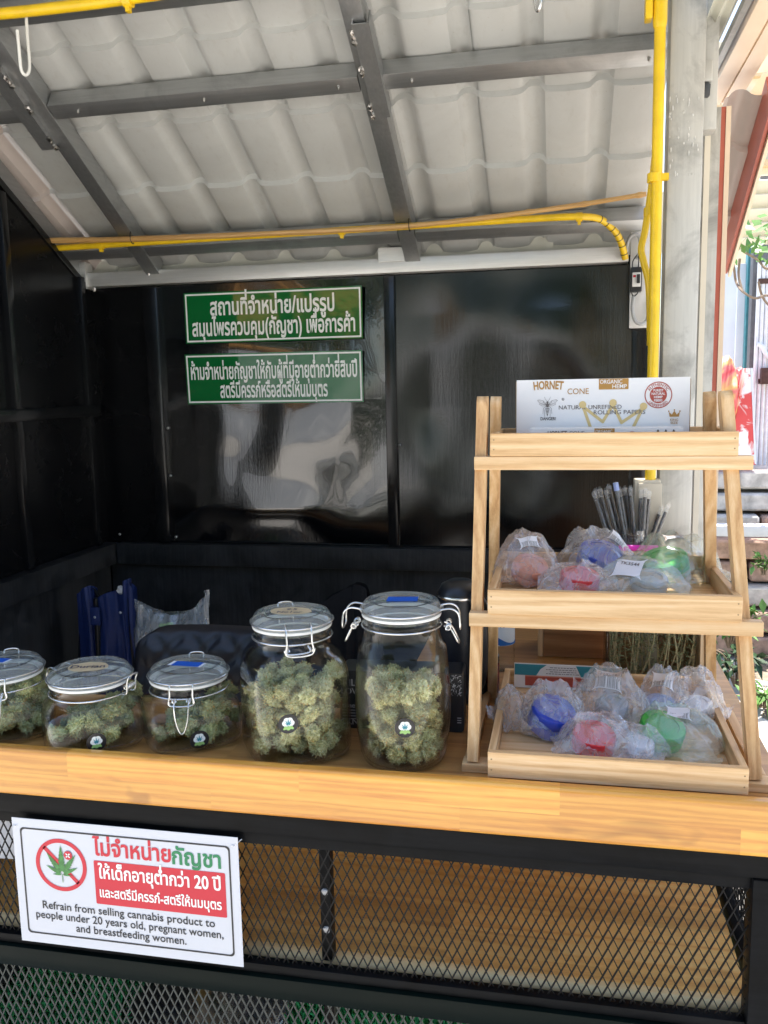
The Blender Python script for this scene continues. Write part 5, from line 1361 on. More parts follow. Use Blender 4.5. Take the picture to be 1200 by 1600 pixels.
def low_box2():
    o = Vector(((a.x+b.x)/2, 1.209, T3+.0005)); W = b.x-a.x; H = H2-.002; t = thing('cone_box', o, 'second white printed box, lower and in front of the larger cone box', 'box', 'white printed boxes on the top tray')
    fr = Frame(o, (1, -.03, 0), (0, 0, 1)); MB().prism(rect(-W/2, W/2, 0, H), fr, -.038, 0).build('carton', 'card', t)
    serif_word(t, "HORNET", 'greyprint', fr, -W*.315, H-.0095, .0085, W*.13, .03); serif_word(t, "CONE", 'greyprint', fr, -W*.185, H-.0085, .0068, W*.10, .004)
    MB().flat(rect(-W*.07, W*.062, H-.016, H-.0005), fr, .0004).build('brown_tag', 'brownprint', t, fix=False)
    lettering('lettering', "ORGANIC", 'card', t, fr, -W*.008, H-.0062, .0055, W*.11, .012, .0007); lettering('lettering', "HEMP", 'card', t, fr, W*.025, H-.0125, .0055, W*.06, .012, .0007)
    ring_mesh(fr, W*.175, H-.014, .0085, .0092, .0005, 40).build('stamp_ring', 'stampred', t, fix=False)
    m = MB()
    for k in (-1, 0, 1): m.flat([(W*.39+k*.010-.003, H-.008), (W*.39+k*.010+.003, H-.008), (W*.39+k*.010, H-.002)], fr, .0005)
    m.build('small_crown', 'blackprint', t, fix=False)
low_box2()

# ================================================================ on the counter behind the jars
def kettle():
    p = at(717, 1097, 'Z', CZ); c = (p.x, 1.395); t = thing('kettle', (c[0], c[1], CZ), 'tall black kettle with a steel rim standing behind the tallest jar', 'kettle')
    z = CZ+.0005; H = at(717, 905, 'Y', 1.395).z-z
    MB().lathe([(.040, z), (.044, z+.004), (.044, z+.02), (.0415, z+.024), (.0415, z+.026)], c, 48).build('base', 'bplastic', t, True)
    MB().lathe([(.0425, z+.0265), (.043, z+.05), (.0405, z+H*.6), (.0375, z+H-.028), (.0375, z+H-.026)], c, 48, 0, True, False).build('body', 'leatherette', t, True)
    MB().lathe([(.0380, z+H-.0285), (.0388, z+H-.026), (.0380, z+H-.0235)], c, 48, 0, False, False).build('steel_rim', 'chrome', t, True)
    MB().lathe([(.0375, z+H-.0255), (.037, z+H-.02), (.031, z+H-.008), (.018, z+H-.001), (.002, z+H)], c, 48).build('lid', 'bplastic', t, True)
    hx, hy = c[0]+.026, c[1]-.026
    pts = bez([(hx, hy, z+H-.024), (hx+.010, hy-.016, z+H-.034), (hx+.012, hy-.020, z+H*.6), (hx+.010, hy-.019, z+H*.3), (hx+.004, hy-.012, z+.034)], 8)
    MB().tube(pts, [.0125]*len(pts), 18).build('handle', 'bplastic', t, True)
    m = MB(); q = Vector((hx+.010, hy-.029, z+H-.045)); m.blob(q, .006, 2, (.9, .45, 1.25)); m.build('button', 'leatherette', t, True)
kettle()
def dark_box():
    a, b = at(531, 1050, 'Y', 1.235), at(724, 1050, 'Y', 1.235); W = b.x-a.x; H = a.z-CZ+.004
    t = thing('glove_box', ((a.x+b.x)/2, 1.24, CZ), 'black printed box standing between the two tall jars, behind them', 'box')
    fr = Frame(((a.x+b.x)/2, 1.235, CZ+.0005), (1, .05, 0), (0, 0, 1))
    MB().prism(rrect(-W/2, W/2, 0, H, .006), fr, -.055, 0).build('carton', 'bplastic', t, True)
    L = -W/2
    for tx, u, v, s_ in (("RIL", .0155, .74, .015), ("LOV", .0150, .60, .013), ("time", .0135, .36, .011), ("CKN", .014, .07, .013)): lettering('lettering', tx, 'silver', t, fr, L+u, H*v, s_, None, .012, .0004)
    m = MB()
    for k in range(4): m.flat(rect(L+.004, L+.026, H*(.31-.05*k), H*(.322-.05*k)), fr, .0004)
    rnd = random.Random(2)
    for k in range(70):
        u, v = W/2-.004-rnd.random()*.022, H*rnd.uniform(.62, .97); a_ = rnd.uniform(0, 3); q = rnd.uniform(.001, .0035)
        m.flat([(u-q*math.cos(a_), v-q*math.sin(a_)), (u+q*math.cos(a_), v+q*math.sin(a_)), (u+q*.5*math.cos(a_+1), v+q*.5*math.sin(a_+1)+.0004)], fr, .0004+k*.000005)
    for k in range(3): m.flat(rect(W/2-.010, W/2-.004, H*(.16+.04*k), H*(.175+.04*k)), fr, .0004)
    m.build('printed_pattern', 'silver', t, fix=False)
dark_box()
def bottle():
    c = (at(779, 1048, 'Z', CZ).x, 1.55); t = thing('water_bottle', (*c, CZ), 'clear water bottle with a white and blue wave label, behind the rack', 'bottle'); z = CZ+.0005
    m = MB(); m.lathe([(.024, z), (.028, z+.004), (.0285, z+.012), (.0275, z+.018), (.0285, z+.024), (.0275, z+.030), (.0285, z+.036), (.0275, z+.042), (.0283, z+.048), (.0283, z+.125), (.027, z+.135), (.018, z+.165), (.012, z+.178), (.012, z+.190)], c, 40); m.build('bottle_body', 'jarwall', t, 'all')
    lb = MB().lathe([(.0287, z+.050), (.0287, z+.118)], c, 48, 0, False, False).build('label_band', 'bluewhite', t, True)
    w1 = MB(); vs = []; fs = []
    for k in range(49):
        a = PI+PI*k/48; u = k/48
        lo, hi = .050+.012*math.sin(u*5+.4), .064+.010*math.sin(u*5.5+.2)
        for q in (lo if lo > .0505 else .0505, hi): vs.append((c[0]+.0290*math.cos(a), c[1]+.0290*math.sin(a), z+q))
    for k in range(48): fs.append((2*k, 2*k+2, 2*k+3, 2*k+1))
    w1.add(vs, fs).build('blue_wave', 'bottleblue', lb, True, fix=False)
    va = math.atan2(-c[1], -c[0])
    def f(u, v, d): a = va+u/.029; return Vector((c[0]+(.0291+d)*math.cos(a), c[1]+(.0291+d)*math.sin(a), v))
    lettering('lettering', "SMART", 'bottleblue', lb, None, .010, z+.104, .009, None, .02, 0, proj=f)
    lettering('lettering', "Mori", 'bottleblue', lb, None, .008, z+.084, .016, None, 0, 0, proj=f)
    m = MB(); m.lathe([(.0135, z+.191), (.0138, z+.193), (.0138, z+.205), (.012, z+.207)], c, 28); m.build('cap', 'whiteplas', t, True)
bottle()
def red_tin():
    p = at(757, 1100, 'Z', CZ); c = (p.x, 1.365+.06); t = thing('red_tin', (*c, CZ), 'dark red glossy tin seen between the left rack legs', 'tin'); z = CZ+.0005
    MB().lathe([(.019, z), (.020, z+.002), (.020, z+.050), (.0195, z+.052)], c, 32).build('body', 'darkred', t, True)
    MB().lathe([(.0197, z+.0525), (.0205, z+.054), (.0205, z+.064), (.0185, z+.066)], c, 32).build('lid', 'bplastic', t, True)
red_tin()
def organiser():
    z0 = CZ+.0005
    xa, xb, yb0 = at(840, 1022, 'Y', 1.63).x, at(950, 1030, 'Y', 1.63).x, 1.63
    t = thing('wooden_box', ((xa+xb)/2, yb0, CZ), 'brown wooden box standing on the counter below the middle tray', 'box')
    MB().box(xa+.0105, xb, yb0, yb0+.010, z0, z0+.118, .0008, 1).build('front_board', 'brownwood', t)
    MB().box(xa, xa+.010, yb0-.001, yb0+.11, z0, z0+.118, .0008, 1).build('side_board', 'palewood', t)
    MB().box(xb+.0005, xb+.010, yb0-.001, yb0+.11, z0, z0+.118, .0008, 1).build('side_board', 'palewood', t)
    MB().box(xa+.0105, xb, yb0+.099, yb0+.11, z0, z0+.118, .0008, 1).build('back_board', 'brownwood', t)
    MB().box(xa+.0105, xb, yb0+.0105, yb0+.0985, z0+.001, z0+.006).build('base_board', 'brownwood', t)
    y0, y1 = 1.497, 1.572; x0, x1 = at(945, 1040, 'Y', y0).x, at(1112, 1072, 'Y', y0).x; H = .212
    t = thing('herb_case', ((x0+x1)/2, y0, CZ), 'wooden framed case with a clear front full of dried herb, behind the rack', 'case')
    MB().box(x1-.021, x1, y0-.002, y1, z0, z0+H, .0008, 1).build('side_board', 'palewood', t)
    MB().box(x0, x0+.004, y0-.001, y1-.0085, z0, z0+H, .0008, 1).build('side_pane', 'acrylic', t)
    MB().box(x0, x1-.0215, y1-.008, y1, z0, z0+H, .0008, 1).build('back_board', 'brownwood', t)
    MB().box(x0+.0045, x1-.0215, y0, y0+.0025, z0, z0+H-.001).build('clear_pane', 'acrylic', t)
    MB().box(x0, x1, y0-.002, y1, z0+H+.0005, z0+H+.0075, .0008, 1).build('top_board', 'palewood', t)
    rnd = random.Random(12)
    h = thing('dried_herb', ((x0+x1)/2, y0+.03, CZ), 'bunch of dry greyish green herb stems inside the clear fronted case', 'dried herb')
    st = MB(); lf = MB(); lx, hx, ly, hy = x0+.009, x1-.025, y0+.006, y1-.012
    cl = lambda p: Vector((min(max(p.x, lx), hx), min(max(p.y, ly), hy), min(max(p.z, z0+.002), z0+H-.004)))
    for k in range(40):
        a = cl(Vector((rnd.uniform(lx, hx), rnd.uniform(ly, hy), z0+.003))); tip = cl(a+Vector((rnd.uniform(-.035, .035), rnd.uniform(-.02, .02), rnd.uniform(.09, .19)))); md = cl((a+tip)/2+Vector((rnd.uniform(-.012, .012), rnd.uniform(-.01, .01), 0)))
        pts = [cl(q) for q in bez([a, md, tip], 6)]; st.tube(pts, [.0015*(1-.6*i/len(pts)) for i in range(len(pts))], 5)
        for i in range(60):
            q = cl(pts[rnd.randrange(len(pts))]+Vector((rnd.gauss(0, .004), rnd.gauss(0, .004), 0))); d = Vector((rnd.gauss(0, 1), rnd.gauss(0, 1), rnd.gauss(.5, .8))).normalized(); L = rnd.uniform(.004, .013); s = d.orthogonal().normalized()*.0010; e = cl(q+d*L)
            lf.add([q-s, q+s, e+s*.4, e-s*.4], [(0, 1, 2, 3)])
    st.build('stems', 'herbstem', h, True); lf.build('leaves', 'herb', h, fix=False)
    # an open wooden tray on top holds the wrapped straws, a clear tub and pink sticks
    zt = z0+H+.008; xl, xr = at(938, 836, 'Y', 1.565).x, at(1037, 840, 'Y', 1.53).x; cx = (xl+xr)/2; hb = at(985, 838, 'Y', 1.565).z
    bx = thing('straw_tray', (cx, 1.53, zt), 'small open wooden tray holding the wrapped straws and a clear tub', 'tray')
    MB().box(xl, xr, 1.563, 1.569, zt, hb, .0007, 1).build('back_board', 'palewood', bx)
    for sx in (xl, xr-.006): MB().box(sx, sx+.006, 1.4985, 1.5625, zt, hb-.002, .0007, 1).build('side_board', 'palewood', bx)
    MB().box(xl, xr, 1.492, 1.498, zt, zt+.014, .0007, 1).build('front_board', 'palewood', bx)
    MB().box(xl+.0065, xr-.0065, 1.4985, 1.5625, zt+.0005, zt+.003).build('base_board', 'palewood', bx)
    rnd = random.Random(4)
    sp = [(928, 770), (937, 764), (931, 766), (946, 766), (951, 759), (962, 756), (968, 764), (976, 762), (985, 762), (1002, 766), (1009, 764), (1015, 767), (1034, 792), (1045, 788)]
    for i, (px, py) in enumerate(sp):
        y = 1.538+.016*(((i*7) % 5)/4); top = at(px, py, 'Y', y+.004); bxx = xl+.018+(xr-xl-.036)*(i+.5)/len(sp)
        base = Vector((bxx, y, zt+.0045)); d = (top-base).normalized()
        white = i == 5
        t2 = thing('wrapped_straw', base, 'black drinking straw in a clear wrapper standing in the small wooden tray' if not white else 'single straw with a pale blue wrapper end among the black straws', 'straw', 'wrapped straws in the wooden tray')
        L = (top-base).length
        MB().tube([base, base+d*(L-.014)], .0031, 10).build('straw', 'straw', t2, True)
        wp = MB(); pts = [base+d*.001, base+d*(L-.016), base+d*(L-.009), base+d*L]; wp.tube(pts, [.0040, .0040, .0036, .0048], 8, False, False)
        s = d.orthogonal().normalized(); n2 = d.cross(s); tp = base+d*L
        wp.add([tp-s*.0055-d*.006, tp+s*.0055-d*.006, tp+s*.006+n2*.002+d*.004, tp-s*.005-n2*.002+d*.004], [(0, 1, 2, 3)])
        wp.build('wrapper', 'filmtight', t2, True, fix=False)
        if white: MB().tube([tp-d*.012, tp+d*.002], .0046, 8).build('wrapper_end', 'pl_paleblue', t2, True)
    cc = (at(986, 845, 'Y', 1.520).x, 1.522); ht = at(986, 829, 'Y', 1.51).z; zb = zt+.0035
    t3 = thing('clear_tub', (*cc, zb), 'low clear plastic tub in front of the wrapped straws', 'tub')
    MB().lathe([(.021, zb), (.0225, zb+.002), (.0225, ht-.012), (.0238, ht-.011), (.0238, ht-.007), (.0225, ht-.006), (.0225, ht), (.0213, ht), (.0213, zb+.003), (.002, zb+.003)], cc, 40).build('tub_body', 'cupglass', t3, True)
    for k, (px, a) in enumerate(((978, .35), (997, -.25), (1018, .2))):
        p = at(px, 856, 'Y', 1.487); p.z = zt+.0195; p.y = 1.4945; m = MB(); d = Vector((math.cos(a), math.sin(a)*.3, 0)).normalized(); m.tube([p-d*.0115, p-d*.0105, p+d*.0105, p+d*.0115], [.003, .0050, .0050, .003], 12)
        o = m.build('pink_stick', 'pl_pink', None, True); tag(o, ('bright pink plastic stick, leftmost of three by the clear tub', 'bright pink plastic stick, the middle one of three by the clear tub', 'bright pink plastic stick, rightmost of three by the clear tub')[k], 'plastic stick', 'pink sticks by the clear tub')
organiser()

# ================================================================ behind the counter
def stool():
    bx = at(328, 1562, 'Z', .01); c = (bx.x, bx.y); 
    top = at(330, 982, 'Y', 1.60); cxx = at(345, 1000, 'Y', 1.60).x
    t = thing('bar_stool', (c[0], c[1], 0), 'black quilted bar stool with a round chrome base, behind the counter', 'stool')
    # quilted back: rounded pad with diamond tufting
    n, k = 60, 44; W, H = .37, .32; vs = []; fs = []
    for sgn in (1, -1):
        for j in range(k+1):
            for i in range(n+1):
                u, v = 2*i/n-1, 2*j/k-1
                x, z = u, v
                # round the corners
                r = .42; ax, az = max(0, abs(u)-(1-r)), max(0, abs(v)-(1-r)); l = math.hypot(ax, az)
                if l > r: q = r/l; x = math.copysign(1-r+ax*q, u) if ax > 0 else u; z = math.copysign(1-r+az*q, v) if az > 0 else v
                e = max(abs(u), abs(v)); th = .030*(1-max(0, e-.75)/.25)**.5 if e < 1 else 0
                p, q = x*W/2, z*H/2
                a, b = (p+q)/.075, (p-q)/.075
                tuft = min(abs(a-round(a)), abs(b-round(b)))*2; th -= .007*(1-min(1, tuft*2.2))*(1 if e < .9 else 0)
                curve = .10*x*x*W
                vs.append((cxx+p, 1.60-sgn*th-curve*.9+.03*z, top.z-H/2+q))
        o_ = 0 if sgn > 0 else (n+1)*(k+1)
        for j in range(k):
            for i in range(n): e = o_+j*(n+1)+i; fs.append((e, e+1, e+n+2, e+n+1) if sgn > 0 else (e, e+n+1, e+n+2, e+1))
    MB().add(vs, fs).build('backrest', 'leatherette', t, 'all')
    zs = .615
    MB().lathe([(.17, zs-.05, 4), (.185, zs-.04, 4), (.188, zs-.01, 4), (.17, zs, 4), (.05, zs+.002, 3)], (cxx, 1.66), 48).build('seat', 'leatherette', t, True)
    pl = MB(); pl.tube([(c[0], c[1], .02), (c[0], c[1], .3), (cxx, 1.66, zs-.05)], [.026, .022, .020], 20); pl.build('column', 'chrome', t, True)
    MB().lathe([(.178, .0), (.186, .003), (.187, .010), (.180, .016), (.14, .026), (.06, .040), (.03, .06), (.028, .07)], c, 64).build('base_plate', 'chrome', t, True)
    MB().tube([(c[0]+.186*math.cos(2*PI*k/64), c[1]+.186*math.sin(2*PI*k/64), .008) for k in range(64)], .0055, 8, True).build('base_rim', 'wire', t, True)
    for sx in (-.1, .1): MB().bar((cxx+sx, 1.66, zs-.02), (cxx+sx, 1.62, zs+.14), .03, .012).build('back_bracket', 'bplastic', t)
stool()
def jacket():
    """dark jacket hung over something tall between the two tall jars"""
    a = at(560, 912, 'Y', 1.78); pk_ = [at(x, y, 'Y', 1.78) for x, y in ((430, 1010), (480, 960), (520, 930), (548, 915), (562, 912), (575, 925), (590, 990), (600, 1090))]
    n = len(pk_); vs = []; fs = []; k = 16
    bot = .55
    for sgn in (1, -1):
        for i, p in enumerate(bez(pk_, 6)):
            for j in range(k+1):
                f = j/k; z = p.z+(bot-p.z)*f; y = 1.78-sgn*(.012+.06*f**.6)+.016*math.sin(i*.9+j*.25)*f
                vs.append((p.x+.01*noise.noise(Vector((i*.3, j*.3, sgn))), y, z))
    m_ = len(bez(pk_, 6)); q = m_*(k+1)
    for s_ in (0, 1):
        for i in range(m_-1):
            for j in range(k): e = s_*q+i*(k+1)+j; fs.append((e, e+1, e+k+2, e+k+1) if not s_ else (e, e+k+1, e+k+2, e+1))
    o = MB().add(vs, fs).build('black_jacket', 'bcloth', None, 'all'); tag(o, 'black cloth jacket hung up in the shade between the two tall jars', 'jacket')
jacket()
def folded_chair():
    """a folded camping chair: navy nylon gathered between black poles"""
    c = at(180, 1000, 'Y', 1.95); t = thing('camping_chair', (c.x, 1.95, .2), 'folded navy blue camping chair leaning in the back left corner', 'camping chair')
    def drape(xs, tops, y, bot, name, mat, amp, seed):
        n, k = 40, 30; vs = []; fs = []
        for sgn in (1, -1):
            for i in range(n+1):
                f = i/n; x = xs[0]+(xs[1]-xs[0])*f; tz = tops[0]+(tops[1]-tops[0])*f+.012*math.sin(f*PI)
                for j in range(k+1):
                    g = j/k; wv = amp*math.sin(f*8+seed)*(.3+g)+amp*.7*noise.noise(Vector((f*5, g*3, seed)))
                    vs.append((x+.012*noise.noise(Vector((g*2.2, f*2, seed+3))), y-sgn*.008+wv, tz+(bot-tz)*g))
        q = (n+1)*(k+1)
        for s_ in (0, 1):
            for i in range(n):
                for j in range(k): e = s_*q+i*(k+1)+j; fs.append((e, e+1, e+k+2, e+k+1) if not s_ else (e, e+k+1, e+k+2, e+1))
        return MB().add(vs, fs).build(name, mat, t, 'all')
    X = lambda px, py: at(px, py, 'Y', 1.93)
    drape((X(124, 960).x, X(152, 960).x), (X(134, 922).z-.01, X(150, 920).z), 1.93, .35, 'side_cloth', 'navy', .010, 1)
    s2 = drape((X(156, 960).x, X(206, 960).x), (X(158, 936).z, X(206, 922).z), 1.905, .35, 'seat_cloth', 'navy', .014, 2)
    drape((X(206, 940).x, X(222, 940).x), (X(206, 903).z, X(222, 915).z), 1.90, .55, 'pocket_cloth', 'navy', .006, 4)
    m = MB(); m.tube(bez([X(124, 1080), X(126, 990), X(131, 935), X(139, 921), X(150, 925), X(156, 940)], 6), .0045, 8); m.tube(bez([X(156, 934), X(180, 928), X(206, 924)], 6), .004, 8); m.build('black_binding', 'bcloth', t, True)
    for px in (160, 212): MB().tube([X(px, 930)-Vector((0, .028, 0)), X(px+8, 1100)-Vector((0, .028, 0))], .0085, 12).build('pole', 'bplastic', t, True)
    m = MB().blob(X(199, 918)-Vector((0, .03, 0)), .011, 2, (1.2, .8, 1), 0, .6, 3); m.build('pole_cap', 'silver', t, True)
    for px, py in ((165, 956), (204, 949)): MB().blob(X(px, py)-Vector((0, .052, 0)), .0035, 2, (1, .5, 1)).build('snap_button', 'silver', t, True)
    MB().box(X(158, 960).x, X(172, 960).x, 1.878, 1.884, X(160, 968).z, X(160, 941).z, .001).build('pocket_flap', 'navy', t, True)
folded_chair()
def carrier():
    Y0 = 1.83; t = thing('carrier_bag', (at(275, 1000, 'Y', Y0).x, Y0, .6), 'thin clear plastic carrier bag with two handles, hanging beside the navy camping chair', 'carrier bag')
    C = at(272, 1000, 'Y', Y0); n, k = 72, 34; vs = []; fs = []; zb = at(270, 1085, 'Y', Y0).z; zm = at(272, 958, 'Y', Y0).z; zl, zr = at(216, 936, 'Y', Y0).z, at(322, 921, 'Y', Y0).z
    for j in range(k+1):
        f = j/k
        for i in range(n):
            a = 2*PI*i/n; ca, sa = math.cos(a), math.sin(a)
            ztop = zm+(max(0, ca)**3*(zr-zm) if ca > 0 else max(0, -ca)**3*(zl-zm)); z = zb+(ztop-zb)*f
            rx = .095*(.55+.45*math.sin(min(1, f*1.5)*PI/2))*(1-.04*f); ry = .055*math.sin(min(1, f*1.4+.1)*PI/2)*(1-.75*max(0, f-.45)/.55)
            if f > .75: rx *= 1-.12*abs(sa)
            q = Vector((ca*2.2, sa*2.2, f*2.0)); w_ = .012*(max(0, 1-abs(noise.noise(q))*2.6)-.4)+.006*(max(0, 1-abs(noise.noise(Vector((a*3.1, f*1.2, 4))))*2.6)-.4)
            vs.append((C.x+(rx+w_)*ca, Y0+(ry+w_)*sa, z))
    for j in range(k):
        for i in range(n): i2 = (i+1) % n; fs.append((j*n+i, j*n+i2, (j+1)*n+i2, (j+1)*n+i))
    MB().add(vs, fs).build('film', 'filmclear', t, 'all', fix=False)
    p = at(296, 985, 'Y', Y0); o = MB().lathe([(.018, p.z-.06), (.026, p.z+.0), (.0265, p.z+.004), (.024, p.z+.004), (.0165, p.z-.057)], (p.x, Y0), 32).build('foam_cup', 'whiteplas', None, True); tag(o, 'white foam cup inside the clear carrier bag', 'cup')
    p = at(262, 992, 'Y', Y0); m = MB(); rnd = random.Random(3)
    m.blob(p, .024, 3, (1, .6, 1.3), 0, .5, 2); o = m.build('green_packet', 'lime', None, True); tag(o, 'crumpled green packet inside the clear carrier bag', 'packet')
    p = at(248, 1030, 'Y', Y0); m = MB(); m.blob(p, .026, 3, (1, .6, 1.1), 0, .5, 6); o = m.build('white_packet', 'pl_paleblue', None, True); tag(o, 'crumpled pale packet low in the clear carrier bag', 'packet')
carrier()

# ================================================================ beyond the right end
def louvre():
    Y0 = 7.0; t = thing('louvre_screen', at(1180, 330, 'Y', Y0), 'cream slatted screen high beyond the right end of the stall', 'louvre'); x0 = at(1120, 320, 'Y', Y0).x; x1 = x0+2.4
    zs = [at(1160, y, 'Y', Y0).z for y in (402, 384, 362, 340, 318, 296)]
    for z in zs: MB().bar((x0, Y0, z), (x1, Y0, z), .012, .125, (0, 1, .7), .003).build('slat', 'louver', t, True)
    xp = at(1190, 330, 'Y', Y0).x
    MB().box(xp, xp+.06, Y0+.07, Y0+.10, zs[0]-.05, zs[-1]+.1).build('upright', 'greypaint', t)
    MB().box(x0, x1, Y0+.5, Y0+.56, zs[-1]+.2, zs[-1]+1.2).build('upper_panel', 'louver', t)
    for k in range(4): MB().box(x0, x1, Y0+.44, Y0+.499, zs[-1]+.25+k*.22, zs[-1]+.30+k*.22).build('batten', 'wallcream', t)
louvre()
wl = MB().box(1.4, 9.0, 7.6, 7.8, -.05, at(1150, 440, 'Y', 7.6).z+.55).build('ochre_wall', 'wallcream', None); tag(wl, 'pale ochre wall of the building behind the slatted screen', 'wall')
def board(px0, px1, py0, py1, Y0, mat, label, cat, name, th=.02, grp=None):
    a, b = at(px0, py0, 'Y', Y0), at(px1, py1, 'Y', Y0)
    o = MB().box(a.x, b.x, Y0, Y0+th, b.z, a.z, .003).build(name, mat, None, True); tag(o, label, cat, grp); return o
board(1122, 1144, 418, 660, 5.60, 'board', 'white upright board beside the red edged stall post', 'board', 'fence_board', .03)
board(1154, 1172, 412, 640, 5.50, 'board', 'white upright board between the blue post and the teal post', 'board', 'fence_board', .03)
board(1140, 1150, 452, 640, 5.8, 'bluepaint', 'blue post showing between the two white boards', 'post', 'blue_post', .06)
board(1170, 1179, 383, 720, 5.45, 'tealpaint', 'tall teal painted post beside the grey gate post', 'post', 'teal_post', .08)
board(1178, 1186, 383, 760, 5.35, 'greypaint', 'dark grey gate post at the right edge', 'post', 'gate_post', .08)
def gate():
    Y0 = 5.3; t = thing('barred_gate', at(1200, 740, 'Y', Y0), 'white barred gate with a rusty latch at the far right', 'gate')
    for k in range(9):
        a = at(1187+k*7, 410, 'Y', Y0); b = at(1187+k*7, 760, 'Y', Y0); MB().tube([(a.x, Y0, b.z), (a.x, Y0, a.z)], .011, 10).build('bar', 'whitepole', t, True)
    for py in (440, 596, 740): 
        a = at(1184, py, 'Y', Y0); MB().box(a.x, a.x+.30, Y0-.014, Y0+.014, a.z-.014, a.z+.014).build('rail', 'rust', t)
    a, b = at(1187, 575, 'Y', Y0), at(1206, 600, 'Y', Y0); MB().box(a.x, b.x, Y0-.06, Y0-.016, b.z, a.z, .004).build('latch', 'rust', t, True)
    pts = [at(x, y, 'Y', Y0-.03) for x, y in ((1184, 538), (1190, 540), (1196, 552), (1204, 560))]; MB().tube(bez(pts, 5), .012, 8).build('cloth_tie', 'board', t, True)
gate()
def sack(px0, px1, py0, py1, Y0, label, seed, mat='sack'):
    a, b = at(px0, py0, 'Y', Y0), at(px1, py1, 'Y', Y0); W, H = b.x-a.x, a.z-b.z
    m = MB(); bb = bmesh.new(); bmesh.ops.create_icosphere(bb, subdivisions=4, radius=1)
    for v in bb.verts:
        x, y, z = [math.copysign(abs(q)**.6, q) for q in v.co]
        x *= 1-.25*max(0, z)**3; k = 1+.08*noise.noise(v.co*2.6+Vector((seed, 0, 0)))+.03*noise.noise(v.co*9)
        v.co = Vector(((a.x+b.x)/2+x*W/2*k, Y0+y*.16*k*(1-.6*max(0, z)), (a.z+b.z)/2+z*H/2*k))
    o = m.bm(bb).build('printed_sack', mat, None, 'all'); tag(o, label, 'sack', 'printed sacks by the wall')
sack(1120, 1146, 558, 668, 5.0, 'red and yellow printed sack with a white top, nearest the red edged post', 3)
sack(1143, 1162, 575, 668, 5.15, 'red printed sack standing behind the yellow printed one', 8)
a, b = at(1118, 668, 'Y', 4.9), at(1181, 726, 'Y', 4.9)
def carton():
    t = thing('printed_carton', ((a.x+b.x)/2, 5.05, b.z), 'white and red printed carton with sloping side, on the block wall', 'carton')
    fr = Frame(((a.x+b.x)/2, 4.9, b.z), (1, 0, 0), (0, 0, 1)); W = (b.x-a.x)/2; H = at(1172, 575, 'Y', 4.9).z-b.z
    MB().prism([(-W, 0), (W, 0), (W*.93, H*.28), (W*.55, H), (W*.42, H), (-W*.2, H*.33), (-W, H*.33)], fr, -.30, 0).build('panel', 'carton', t)
    MB().prism([(W*.94, 0.004), (W*1.02, .004), (W*.66, H), (W*.57, H)], fr, -.02, .004).build('edge_tape', 'board', t)
carton()
def block_wall():
    zt = at(1170, 728, 'Y', 5.0).z; t = thing('block_wall', (3.0, 5.0, 0), 'low weathered wall of blocks with crumbling courses, beyond the stall', 'wall'); rnd = random.Random(6)
    x0 = at(1095, 850, 'Y', 4.9).x; rows = 8; h = zt/rows
    m = MB(); m2 = MB()
    for r in range(rows):
        x = x0+(.13 if r % 2 else 0)-.2; yo = -.05*(rows-1-r)*(1 if r < 5 else .6)
        while x < x0+3.0:
            L = rnd.uniform(.24, .38); jig = rnd.uniform(-.025, .025)
            (m if rnd.random() < .45 or r > 5 else m2).box(x, x+L-.014, 4.9+yo+jig, 5.25, r*h+.002, (r+1)*h-.012-rnd.uniform(0, .012), .012, 1); x += L
    m.build('block_course', 'block', t, True); m2.build('brick_course', 'brick', t, True)
    MB().box(x0-.2, x0+3, 5.05, 5.3, -.05, zt-.02).build('mortar_core', 'block', t)
    zl_ = at(1170, 832, 'Y', 4.62).z; MB().box(x0-.2, x0+3, 4.60, 4.70, zl_-.02, zl_+.035, .008, 2).build('painted_ledge', 'ledge', t, True)
block_wall()
def leafy(c, n, L, wd, mat, label, name, seed, spread=.8, up=.9):
    rnd = random.Random(seed); t = thing(name, c, label, 'plant'); lf = MB(); st = MB(); c = Vector(c)
    for k in range(n):
        a = rnd.uniform(0, 2*PI); s = Vector((math.cos(a), math.sin(a), 0)); l = L*rnd.uniform(.5, 1.1); e = rnd.uniform(.2, 1)*spread
        p = [c+s*.01, c+s*l*e*.5+Vector((0, 0, l*up*.7)), c+s*l*e+Vector((0, 0, l*up*rnd.uniform(.6, 1.0)))]
        st.tube(bez(p, 3), .003, 4)
        for q in range(5):
            b0 = p[1]+(p[2]-p[1])*rnd.uniform(-.4, 1); d = Vector((rnd.gauss(s.x*.6, .6), rnd.gauss(s.y*.6, .6), rnd.gauss(.2, .5))).normalized(); sd = d.cross(Vector((0, 0, 1)))
            sd = sd.normalized()*wd*rnd.uniform(.6, 1.2) if sd.length > .01 else Vector((wd, 0, 0)); ll = l*rnd.uniform(.25, .5); dr = Vector((0, 0, -.25*ll))
            lf.add([b0, b0+d*ll*.45+sd, b0+d*ll+dr, b0+d*ll*.45-sd], [(0, 1, 2, 3)])
    st.build('stems', 'twig', t); lf.build('leaves', mat, t, fix=False)
p = at(1140, 1012, 'Y', 4.35); leafy((p.x, 4.35, max(0, p.z)), 34, .26, .018, 'plant', 'bright green bushy weed growing at the foot of the block wall', 'weed_plant', 3)
p = at(1150, 1072, 'Z', .0); leafy((p.x, p.y, .0), 22, .24, .020, 'plantdark', 'dark blue green weed with long leaves on the bare soil', 'weed_plant', 5)
p = at(1192, 1105, 'Z', .0); leafy((p.x, p.y, .0), 26, .18, .014, 'plant', 'low yellowish green weed on the soil at the right edge', 'weed_plant', 7, 1.2, .5)
